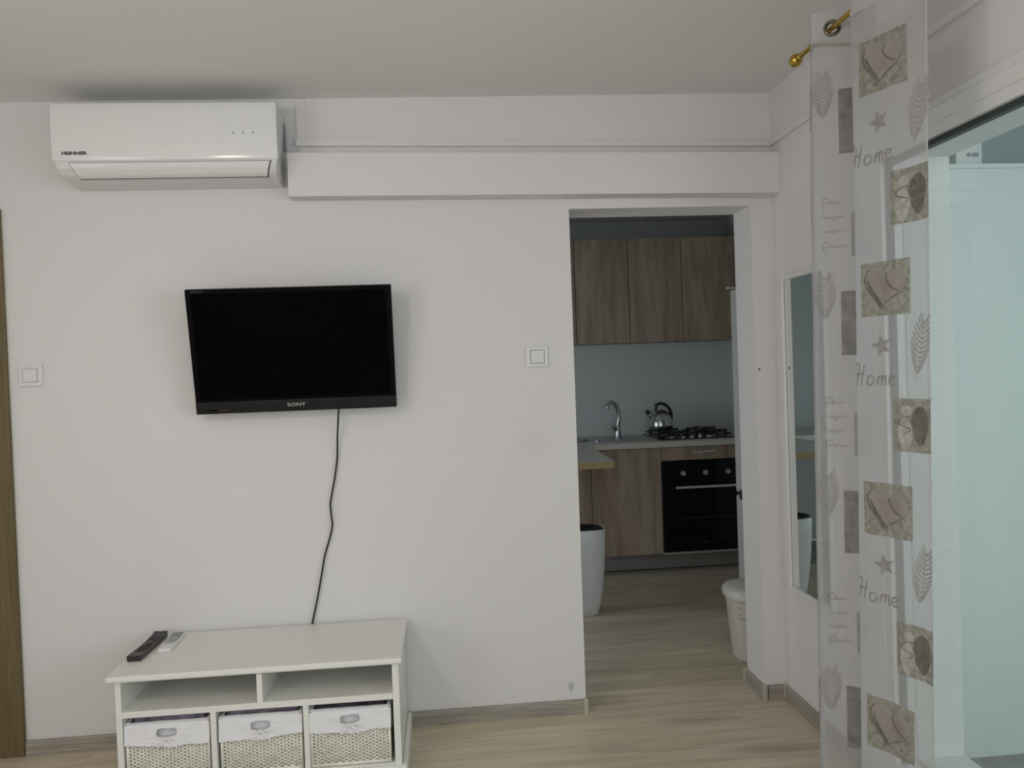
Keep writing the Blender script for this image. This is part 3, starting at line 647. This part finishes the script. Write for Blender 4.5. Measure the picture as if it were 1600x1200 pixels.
MB().box(1.780, 1.822, FY-.009, FY-.007, .180, .187).build('badge', 'faint_print', dd)
MB().box(1.600, 2.02, FY-.0088, FY-.0075, .355, .359).build('window_line', 'faint_print', dd)
# wall cabinets
def wall_unit(x0, x1, label, doors):
    t = thing('wall_cabinet', ((x0+x1)/2, 2.62, 1.605), label, 'cabinet', 'kitchen wall cabinets')
    MB().box(x0+.001, x1-.001, 2.470, KY-.001, 1.606, 2.366).build('body', 'plinth_grey', t)
    for a, c in doors: front(a, c, 1.604, 2.370, 2.45, t)
wall_unit(.592, 1.388, 'pair of oak-look wall cabinet doors above the sink and tap', ((.592, .990), (.990, 1.388)))
wall_unit(1.388, 2.186, 'pair of oak-look wall cabinet doors above the kettle and hob', ((1.388, 1.788), (1.788, 2.186)))
MB_f = MB().box(2.187, 2.249, 2.452, 2.47, 1.604, 2.370).build('filler_panel', 'oak_front'); tag(MB_f, 'narrow oak-look filler strip between wall cabinet and side wall', 'panel')
# sink and tap
sk = thing('kitchen_sink', (1.0, 2.47, WT), 'steel inset sink with drainer beside the tap', 'sink')
rim = MB()
for a in ((.62, SX0+.01, 2.27, 2.71), (SX1-.01, 1.47, 2.27, 2.71), (SX0+.01, SX1-.01, 2.27, SY0+.01), (SX0+.01, SX1-.01, SY1-.01, 2.71)): rim.box(a[0], a[1], a[2], a[3], WT, WT+.004)
rim.build('rim', 'brushed', sk)
bs = MB(); x0, x1, y0, y1 = SX0+.01, SX1-.01, SY0+.01, SY1-.01
bs.box(x0, x0+.002, y0, y1, WT-.16, WT+.002).box(x1-.002, x1, y0, y1, WT-.16, WT+.002).box(x0, x1, y0, y0+.002, WT-.16, WT+.002).box(x0, x1, y1-.002, y1, WT-.16, WT+.002).box(x0, x1, y0, y1, WT-.162, WT-.158)
bs.build('basin', 'brushed', sk)
for i in range(6): MB().box(1.13+i*.045, 1.145+i*.045, 2.32, 2.42, WT+.004, WT+.0065).build('drainer_rib', 'brushed', sk, bevel=.001, seg=1)
MB().lathe([(.022,.004),(.022,.020),(.018,.022),(.001,.022)], (1.085, 2.30, WT), 16).build('plug', 'steel', sk, smooth='auto')
tp = thing('mixer_tap', (1.275, 2.52, WT+.004), 'chrome gooseneck kitchen tap with side lever', 'tap')
tx, ty = 1.285, 2.52
MB().lathe([(.030,0),(.030,.006),(.025,.010),(.024,.080),(.019,.092),(.013,.095)], (tx, ty, WT+.004), 18).build('body', 'steel', tp, smooth='auto')
MB().tube(catmull([(tx,ty,WT+.08),(tx+.012,ty-.006,WT+.17),(tx-.008,ty-.018,WT+.245),(tx-.045,ty-.034,WT+.272),(tx-.078,ty-.046,WT+.252),(tx-.084,ty-.050,WT+.222)], 8), [.0155]*20+[.014]*20+[.016], 12).build('spout', 'steel', tp, smooth=True)
MB().tube([(tx-.012,ty-.012,WT+.066),(tx-.045,ty-.022,WT+.098),(tx-.085,ty-.03,WT+.086)], [.015,.011,.008], 10).build('lever', 'steel', tp, smooth=True)
# hob
hb = thing('gas_hob', (1.80, 2.46, WT), 'black gas hob with cast iron grates on the worktop', 'hob')
MB().box(1.525, 2.085, 2.235, 2.715, WT, WT+.009).build('plate', 'hob_black', hb, bevel=.003)
burn = ((1.655, 2.59, .036), (1.655, 2.345, .048), (1.94, 2.59, .048), (1.94, 2.345, .036))
for x, y, r in burn:
    MB().lathe([(r+.012,.009),(r+.010,.018),(r,.020)], (x, y, WT), 20).build('burner_base', 'steel', hb, smooth='auto')
    MB().lathe([(r,.019),(r,.027),(r-.006,.031),(.001,.031)], (x, y, WT), 20).build('burner_cap', 'cast_iron', hb, smooth='auto')
for x, y, r in burn:
    g = MB(); zt = WT+.054; h_ = .0055
    for k in range(4):
        c_, s_ = math.cos(k*P2), math.sin(k*P2)
        def arm(r0, r1, z0, z1):
            q = [(r0, -h_), (r1, -h_), (r1, h_), (r0, h_)]
            g.hexa([(x+a_*c_-b_*s_, y+a_*s_+b_*c_, z) for z in (z0, z1) for a_, b_ in q])
        arm(.026, .112, zt-.011, zt); arm(.100, .112, WT+.009, zt-.011); arm(.026, .036, zt, zt+.004)
    q = .106
    for (x0_, x1_, y0_, y1_) in ((-q, q, -q-.005, -q+.005), (-q, q, q-.005, q+.005), (-q-.005, -q+.005, -q, q), (q-.005, q+.005, -q, q)):
        g.box(x+x0_, x+x1_, y+y0_, y+y1_, WT+.022, WT+.032)
    g.build('grate', 'cast_iron', hb, bevel=.0012, seg=1)
for i in range(4): MB().lathe([(.017,.009),(.016,.026),(.012,.030),(.001,.030)], (1.70+i*.062, 2.252, WT), 16).build('knob', 'knob_grey', hb, smooth='auto')
# kettle
kt = thing('kettle', (1.603, 2.50, WT+.056), 'shiny steel whistling kettle with black handle on the hob', 'kettle')
KC = (1.607, 2.50, WT+.0585)
MB().lathe([(.080,0),(.088,.006),(.090,.03),(.086,.065),(.074,.098),(.055,.120),(.038,.130),(.034,.134),(.012,.137),(.001,.138)], KC, 32).build('body', 'steel', kt, smooth=True)
MB().tube([(KC[0]-.058,KC[1]-.01,KC[2]+.085),(KC[0]-.082,KC[1]-.014,KC[2]+.112),(KC[0]-.092,KC[1]-.016,KC[2]+.124)], [.024,.018,.016], 14).build('spout', 'steel', kt, smooth=True)
MB().tube([(KC[0]-.088,KC[1]-.015,KC[2]+.119),(KC[0]-.108,KC[1]-.018,KC[2]+.142)], [.0185,.012], 12).build('whistle', 'cast_iron', kt, smooth='auto')
hp = [(KC[0]-.034,KC[1],KC[2]+.122),(KC[0]-.030,KC[1],KC[2]+.155),(KC[0]-.022,KC[1],KC[2]+.182),(KC[0]+.012,KC[1],KC[2]+.190),(KC[0]+.050,KC[1],KC[2]+.172),(KC[0]+.078,KC[1],KC[2]+.132),(KC[0]+.084,KC[1],KC[2]+.085),(KC[0]+.080,KC[1],KC[2]+.062)]
hp2 = catmull(hp, 6); MB().tube(hp2, [.0065+.005*math.sin(min(1, i/(len(hp2)-1))*math.pi*.8) for i in range(len(hp2))], 10).tube([(KC[0]-.022,KC[1],KC[2]+.180),(KC[0]-.038,KC[1],KC[2]+.184)], .007, 8).build('handle', 'cast_iron', kt, smooth=True)
MB().tube(catmull([(KC[0]-.032,KC[1]-.01,KC[2]+.130),(KC[0]+.01,KC[1]-.012,KC[2]+.139),(KC[0]+.05,KC[1]-.01,KC[2]+.124),(KC[0]+.076,KC[1]-.008,KC[2]+.095)], 6), .005, 8).build('handle_strap', 'cast_iron', kt, smooth=True)
# fridge
fg = thing('fridge', (1.93, .80, 0), 'tall white fridge partly hidden behind the doorway edge', 'fridge')
FX, FYa, FYb, FZ = 1.640, .50, 1.11, 1.858
MB().box(FX+.055, 2.245, FYa+.004, FYb-.004, .02, FZ-.012).build('body', 'fridge_white', fg, bevel=.008)
MB().box(FX+.045, 2.245, FYa-.002, FYb+.002, FZ-.014, FZ).build('top_cap', 'fridge_white', fg, bevel=.005)
MB().box(FX, FX+.05, FYa, FYb, .700, FZ-.016).build('upper_door', 'fridge_white', fg, bevel=.014, seg=3)
MB().box(FX, FX+.05, FYa, FYb, .05, .686).build('lower_door', 'fridge_white', fg, bevel=.014, seg=3)
MB().box(FX-.003, FX+.03, FYb-.115, FYb-.06, .668, .722).build('hinge', 'black_print', fg, bevel=.002)
MB().box(FX-.022, FX+.03, FYb-.03, FYb-.004, FZ-.010, FZ+.002).build('hinge', 'fridge_white', fg, bevel=.004)
for x in (1.70, 2.2):
    for y in (.55, 1.06): MB().lathe([(.02,0),(.02,.025)], (x, y, 0), 10).build('foot', 'black_print', fg)
# waste bin
wb_ = thing('waste_bin', (1.485, .475, 0), 'cream waste bin with lid just behind the doorway edge', 'waste bin')
BC = (1.482, .478, 0)
MB().lathe([(.104,0),(.110,.006),(.122,.12),(.136,.285),(.138,.30)], BC, 36, power=2.5).build('body', 'bin_cream', wb_, smooth='auto')
MB().lathe([(.139,.292),(.150,.300),(.153,.312),(.151,.330),(.141,.343),(.118,.352),(.07,.357),(.001,.358)], BC, 36, power=2.5).build('lid', 'bin_lid', wb_, smooth=True)
def binpt(a, r, z):
    c, s_ = math.cos(a), math.sin(a); q = (abs(c)**2.5+abs(s_)**2.5)**(-1/2.5); return (BC[0]+r*q*c, BC[1]+r*q*s_, z)
A0 = math.radians(218)
lb = MB()
for (a0, a1, z0, z1) in ((0, .010, .215, .245), (0, .24, .212, .217)):
    def f(u, v): 
        a = A0+a0+(a1-a0)*u; z = z0+(z1-z0)*v; r = .122+(z-.12)*(.014/.165)+.0012; return binpt(a, r, z)
    lb.grid(f, 6, 2)
def f(u, v): a = A0-.04+.06*u; z = .262+.008*v; return binpt(a, .122+(z-.12)*(.014/.165)+.0012, z)
lb.grid(f, 3, 1); lb.build('label_print', 'bin_label', wb_)
# tall planter / basket used as bin
pl = thing('tall_planter', (.785, 1.29, 0), 'tall white tapered planter with black inside under the bar end', 'planter')
PC = (.782, 1.29, 0)
prof = [(.066,0),(.074,.006),(.090,.06),(.106,.15),(.119,.27),(.127,.40),(.1295,.500),(.1275,.503),(.1245,.500),(.122,.40),(.112,.27)]
MB().lathe(prof, PC, 40, sy=.7, power=3.2).build('shell', 'planter_white', pl, smooth='auto')
b = MB(); b.lathe([(.112,.30),(.120,.44),(.1235,.49),(.121,.505),(.110,.512),(.085,.50),(.05,.46),(.001,.44)], PC, 40, sy=.7, power=3.2)
b.v = [(x, y, z+(.008*noise.noise(Vector((x*30, y*30, 0))) if z > .48 else 0)-(x-PC[0])*.05*(z > .48)) for x, y, z in b.v]
b.build('inner_bag', 'black_liner', pl, smooth=True)

# ================================================================== CURTAIN ROD AND CURTAIN
RX, RZ = 1.15, 2.381
rod = thing('curtain_rod', (RX, -2.0, RZ), 'brass curtain rod with ball finial under the ceiling', 'curtain rod')
MB().tube([(RX,-3.3,RZ),(RX,-.845,RZ)], .0078, 14).build('tube', 'brass', rod, smooth='auto')
fin = [(.0078,0),(.0105,.002),(.0105,.010),(.0075,.013),(.0085,.018)]
for i in range(1, 12):
    a = math.pi*i/12; fin.append((.0205*math.sin(a) if i > 1 else .0105, .037-.0205*math.cos(a)))
fin.append((.0008, .0575))
MB().lathe(fin, (RX, -.848, RZ), 24, axis='y').build('finial', 'brass', rod, smooth='auto')
for y in (-.93, -2.9):
    MB().tube([(XR,y,RZ),(RX,y,RZ)], .006, 10).lathe([(.024,0),(.022,-.006),(.008,-.010)], (XR, y, RZ), 16, axis='x').tube([(RX,y-.006,RZ),(RX,y+.006,RZ)], .0125, 14).build('bracket', 'brass', rod, smooth='auto')

CP = [Vector(p) for p in ((1.165, -.86), (1.088, -1.0), (1.25, -1.075), (1.11, -1.176), (1.19, -1.39))]
path = [CP[0]]; marks = [0]
for i in range(1, 4):
    a, c = CP[i]+(CP[i-1]-CP[i]).normalized()*.014, CP[i]+(CP[i+1]-CP[i]).normalized()*.014
    for k in range(7):
        t = k/6; path.append(a*(1-t)**2+CP[i]*2*t*(1-t)+c*t*t)
path.append(CP[4]+(CP[4]-CP[3]).normalized()*.002)
AL = [0]
for i in range(1, len(path)): AL.append(AL[-1]+(path[i]-path[i-1]).length)
def at(s):
    s = min(max(s, 0), AL[-1])
    for i in range(1, len(path)):
        if s <= AL[i]+1e-9:
            q = (s-AL[i-1])/max(1e-9, AL[i]-AL[i-1]); t = (path[i]-path[i-1]).normalized(); return path[i-1].lerp(path[i], q), t
S1, S2, S3 = AL[4], AL[11], AL[18]       # arc lengths at the three folds
ZT, ZB = 2.432, .025
def fab(s, z, off=0.0):
    p, t = at(s); nrm = Vector((-t.y, t.x)); d = z-1.2
    fl = .5+.5*math.cos(min(1, max(0, (z-1.9)/.5))*math.pi)       # ripples fade out at the stiff header
    rip = fl*(.0034*math.sin(s*66+z*.6)+.0022*math.sin(s*31+1.3-z*.9))
    q = p + nrm*rip + Vector((.006, -.0165))*d
    n3 = Vector((nrm.x, nrm.y, 0)); P = Vector((q.x, q.y, z))
    if off:
        if n3.dot(CAM-P) < 0: n3 = -n3
        P = P+n3*off
    return P
cross = []
for a, c in ((S1+.02, S2-.02), (S2+.02, S3-.02), (S3+.02, AL[-1])):
    best = min((abs(fab(a+(c-a)*i/200, RZ).x-RX), a+(c-a)*i/200) for i in range(201)); cross.append(best[1])
cross.append(min((abs(fab(i/200*(S1-.015), RZ).x-RX), i/200*(S1-.015)) for i in range(201))[1])
cu = thing('sheer_curtain', (1.16, -1.15, 0), 'sheer white curtain printed with hearts, stars and lettering', 'curtain')
NU = 190; ss = [AL[-1]*i/NU for i in range(NU+1)]
zs = [ZB+(2.352-ZB)*j/60 for j in range(61)]; zh = [2.352+(ZT-2.352)*j/24 for j in range(25)]
def sheet(zl, hole):
    b = MB(); b.v = [tuple(fab(s, z)) for z in zl for s in ss]; n = NU+1
    for j in range(len(zl)-1):
        for i in range(NU):
            s, z = (ss[i]+ss[i+1])/2, (zl[j]+zl[j+1])/2
            if hole and any((s-c)**2+(z-RZ)**2 < .017**2 for c in cross): continue
            b.f.append((j*n+i, j*n+i+1, (j+1)*n+i+1, (j+1)*n+i))
    return b
sheet(zs, False).build('fabric', 'sheer_fabric', cu, smooth=True)
sheet(zh, True).build('header_band', 'sheer_header', cu, smooth=True)
MB().grid(lambda u, v: fab(AL[-1]*u, 2.345+.008*v, .0012), NU, 1).build('header_seam', 'sheer_header', cu, smooth=True)
for c in cross:
    rp = []
    for k in range(28):
        a = 2*math.pi*k/28; rp.append(fab(c+.0188*math.cos(a), RZ+.0188*math.sin(a)))
    MB().tube(rp, .0052, 8, closed=True).build('grommet', 'ring_metal', cu, smooth=True)
# hems with a few loose threads
hem = MB().grid(lambda u, v: fab(AL[-1]-.006*u, ZB+(ZT-ZB)*v, .001), 1, 60)
for i in range(46):
    z = random.uniform(.1, 2.35); p = fab(AL[-1], z); l_ = random.uniform(.003, .008)
    hem.tube([p, p+Vector((random.uniform(.001, .004), -random.uniform(.001, .003), -l_*.6)), p+Vector((random.uniform(.0, .003), -.001, -l_*1.6))], .0006, 4)
hem.build('hem', 'sheer_header', cu)
# --- prints, laid out in cloth coordinates (arc length from a fold, height)
def lay(b, s0, z0, off): 
    b.v = [tuple(fab(s0+x, z0+y, off)) for x, y, *_ in b.v]; return b
def rect(x0, x1, y0, y1, nu=14, nv=4): return MB().grid(lambda u, v: (x0+(x1-x0)*u, y0+(y1-y0)*v, 0), nu, nv)
def blob(fn, n=48, rings=5, c=(0, 0)):
    vs = [(c[0]+(fn(2*math.pi*j/n)[0]-c[0])*r/rings, c[1]+(fn(2*math.pi*j/n)[1]-c[1])*r/rings, 0) for r in range(1, rings+1) for j in range(n)]
    b = MB(); b.add(vs, [(r*n+j, r*n+(j+1) % n, (r+1)*n+(j+1) % n, (r+1)*n+j) for r in range(rings-1) for j in range(n)]+[tuple(range(n))]); return b
def ribbon(pts, w_):
    P = [Vector((p[0], p[1])) for p in pts]; vs = []
    for i, p in enumerate(P):
        t = P[min(i+1, len(P)-1)]-P[max(i-1, 0)]; nn = Vector((-t.y, t.x)).normalized()*w_*(.55+.45*math.sin(math.pi*(i+.5)/len(P)))
        vs += [(p.x+nn.x, p.y+nn.y, 0), (p.x-nn.x, p.y-nn.y, 0)]
    return MB().add(vs, [(2*i, 2*i+1, 2*i+3, 2*i+2) for i in range(len(P)-1)])
def merge(lst):
    b = MB()
    for x in lst: b.add(x.v, x.f)
    return b
def c2(pts, n=6): return [(p.x, p.y) for p in catmull([(a, c_, 0) for a, c_ in pts], n)]
def heart(a, k=1.0):
    x = 16*math.sin(a)**3/17; y = (13*math.cos(a)-5*math.cos(2*a)-2*math.cos(3*a)-math.cos(4*a))/17
    ca, sa = math.cos(.22), math.sin(.22)
    x, y = x*ca+y*sa, -x*sa+y*ca
    return (k*.056*x, k*.056*y+.004)
def star(a, R=.031):
    k5 = a/(2*math.pi)*5; i5 = math.floor(k5); q = k5-i5; ri = R*.42
    A = lambda j, rr: (rr*math.cos(2*math.pi*j/5+math.pi/2+.25), rr*math.sin(2*math.pi*j/5+math.pi/2+.25))
    (p0, p1, t) = (A(i5, R), A(i5+.5, ri), q*2) if q < .5 else (A(i5+.5, ri), A(i5+1, R), q*2-1)
    return (p0[0]+(p1[0]-p0[0])*t, p0[1]+(p1[1]-p0[1])*t)
HOME = [[(.12,0),(.28,.8),(.5,2.0)], [(.72,-.05),(.86,.9),(1.12,2.1)], [(-.05,.95),(.4,1.12),(1.05,1.1)], [(-.1,1.6),(0,2.0),(.25,2.15),(.5,2.0)],
    [(1.95,.75),(1.7,.92),(1.42,.7),(1.36,.3),(1.55,.0),(1.85,.1),(2.02,.5),(1.95,.75)],
    [(2.25,0),(2.34,.45),(2.42,.9)], [(2.36,.55),(2.55,.88),(2.72,.8),(2.7,.4),(2.66,0)], [(2.71,.5),(2.9,.88),(3.08,.8),(3.06,.35),(3.1,.05),(3.25,.02)],
    [(3.42,.42),(3.8,.5),(3.98,.72),(3.8,.92),(3.55,.8),(3.42,.42),(3.52,.08),(3.8,.0),(4.1,.2)]]
def put(b, name, m, s0, z0, off): 
    return lay(b, s0, z0, off).build(name, m, cu)
for r in range(4):
    dz = -.577*r; z0 = 2.190+dz
    put(rect(-.070, .070, -.070, .070, 20, 6), 'heart_print', 'print_sand', S3+.100, z0, .0010)
    put(blob(lambda a: heart(a, 1.13), 56), 'heart_print', 'print_shadow', S3+.0965, z0+.000, .0018)
    put(blob(lambda a: heart(a, 1.09), 56), 'heart_print', 'print_heart', S3+.1005, z0+.0035, .0026)
    put(merge([ribbon(c2([(.004,.030),(.012,.012),(.028,-.004),(.046,-.012)]), .0022), ribbon(c2([(-.046,.022),(-.034,-.004),(-.016,-.032),(-.004,-.050)]), .0038)]), 'heart_print', 'print_shadow', S3+.098, z0+.002, .0033)
    if r < 3:
        zs_ = 2.043+dz
        put(blob(star, 60, 3), 'star_print', 'print_star', S3+.088, zs_, .0012)
        L = []
        for k in range(-5, 6):
            for sg in (-1, 1):
                y0 = k*.0122; ln_ = .032*math.cos(k/6*1.3)
                L.append(ribbon(c2([(0, y0), (sg*ln_*.5, y0+.010), (sg*ln_, y0+.026)], 4), .0034))
        L.append(ribbon(c2([(0,-.080),(.003,-.03),(0,.03),(-.002,.072)]), .0016))
        lf = merge(L); lf.v = [(x*math.cos(.2)+y*math.sin(.2), -x*math.sin(.2)+y*math.cos(.2), 0) for x, y, _ in lf.v]
        put(lf, 'leaf_print', 'print_leaf', S3+.198, 2.030+dz, .0012)
        hm = merge([ribbon(c2([(x*.0305, y*.0265) for x, y in st]), .0026) for st in HOME])
        put(hm, 'home_lettering', 'print_text', S3+.004, 1.940+dz, .0012)
        zv = 1.838+dz
        put(rect(-.054, .054, -.068, .068, 16, 6), 'vase_print', 'print_sand', S3+.176, zv, .0010)
        put(blob(lambda a: (.020+.026*math.cos(a)*(1+.25*math.sin(a)), .050*math.sin(a)-.006), 32, 4, (.02, 0)), 'vase_print', 'print_shadow', S3+.176, zv+.004, .0017)
        put(merge([blob(lambda a: (-.022+.015*math.cos(a)*(1+.3*math.cos(2*a)), -.020+.046*math.sin(a)), 28, 3, (-.022, -.02)), blob(lambda a: (-.018+.013*math.cos(a), .036+.014*math.sin(a)), 20, 3, (-.018, .036))]), 'vase_print', 'print_pale', S3+.176, zv, .0024)
        sm = merge([ribbon(c2([(.018*math.sin(q*1.9), q*.012-.01) for q in range(5)]), .0014)]); put(sm, 'vase_print', 'print_shadow', S3+.152, zv-.012, .0031)
    # the layer behind, seen from its reverse side
    put(rect(0, .040, -.092, .092, 8, 6), 'plaque_print', 'print_grey', S1+.070, 2.114-.577*r, .0010)
    put(rect(.005, .016, -.080, .080, 3, 6), 'plaque_print', 'print_grey', S1-.028, 1.88-.577*r, .0010)
    put(rect(0, .012, -.060, .060, 3, 6), 'plaque_print', 'print_grey', S1-.022, 2.16-.577*r, .0010)
    L = []
    for k in range(-5, 6):
        for sg in (-1, 1):
            ln_ = .030*math.cos(k/6*1.3); L.append(ribbon(c2([(0, k*.011), (sg*ln_*.5, k*.011+.010), (sg*ln_, k*.011+.026)], 3), .0031))
    put(merge(L), 'leaf_print', 'print_leaf', S1+.028, 2.185-.577*r, .0012)
    if r < 3:
        put(rect(0, .055, -.062, .062, 8, 6), 'plaque_print', 'print_taupe', S1+.100, 1.790-.577*r, .0010)
        L = []
        for row, (wd, yy) in enumerate(((.050, .06), (.058, .018), (.052, -.022), (.062, -.066))):
            L.append(ribbon(c2([(.002+wd*q/14, yy+(.010 if q % 7 == 0 else .004)*math.sin(q*2.3+row)) for q in range(15)], 4), .0010))
            if row in (0, 3): L.append(ribbon(c2([(.012+.011*math.cos(.5*q), yy+.016*math.sin(.5*q)) for q in range(10)], 3), .0012))
        put(merge(L), 'script_lettering', 'print_text', S1+.022, 1.825-.577*r, .0012)

# ================================================================== PENDANT LAMP (left of the photographer, out of frame)
LX, LY, LZ = -1.08, -2.35, 2.12
lp = thing('pendant_lamp', (LX, LY, 2.545), 'three-bulb pendant lamp hanging from the ceiling', 'lamp')
MB().lathe([(.05,0),(.05,-.02),(.01,-.03)], (LX, LY, HC(LX)), 20).build('canopy', 'lamp_metal', lp, smooth='auto')
MB().tube([(LX,LY,HC(LX)-.02),(LX,LY,LZ+.10)], .004, 8).build('cord', 'cable_black', lp)
for i in range(3):
    a = 2*math.pi*i/3+.4; x, y = LX+.06*math.cos(a), LY+.06*math.sin(a)
    MB().tube([(LX,LY,LZ+.10),(x,y,LZ+.06)], .007, 8).lathe([(.018,.03),(.018,.06)], (x, y, LZ), 12).build('arm', 'lamp_metal', lp, smooth='auto')
    MB().lathe([(.001,-.035),(.018,-.030),(.028,-.012),(.028,.006),(.016,.03),(.012,.034)], (x, y, LZ), 16).build('bulb', 'bulb', lp, smooth=True)
    l = bpy.data.lights.new('bulb_light', 'POINT'); l.energy = 7.8; l.color = (1, .885, .80); l.shadow_soft_size = .045
    o = bpy.data.objects.new('bulb_light', l); COL.objects.link(o); o.location = (x, y, LZ-.06); attach(o, lp)
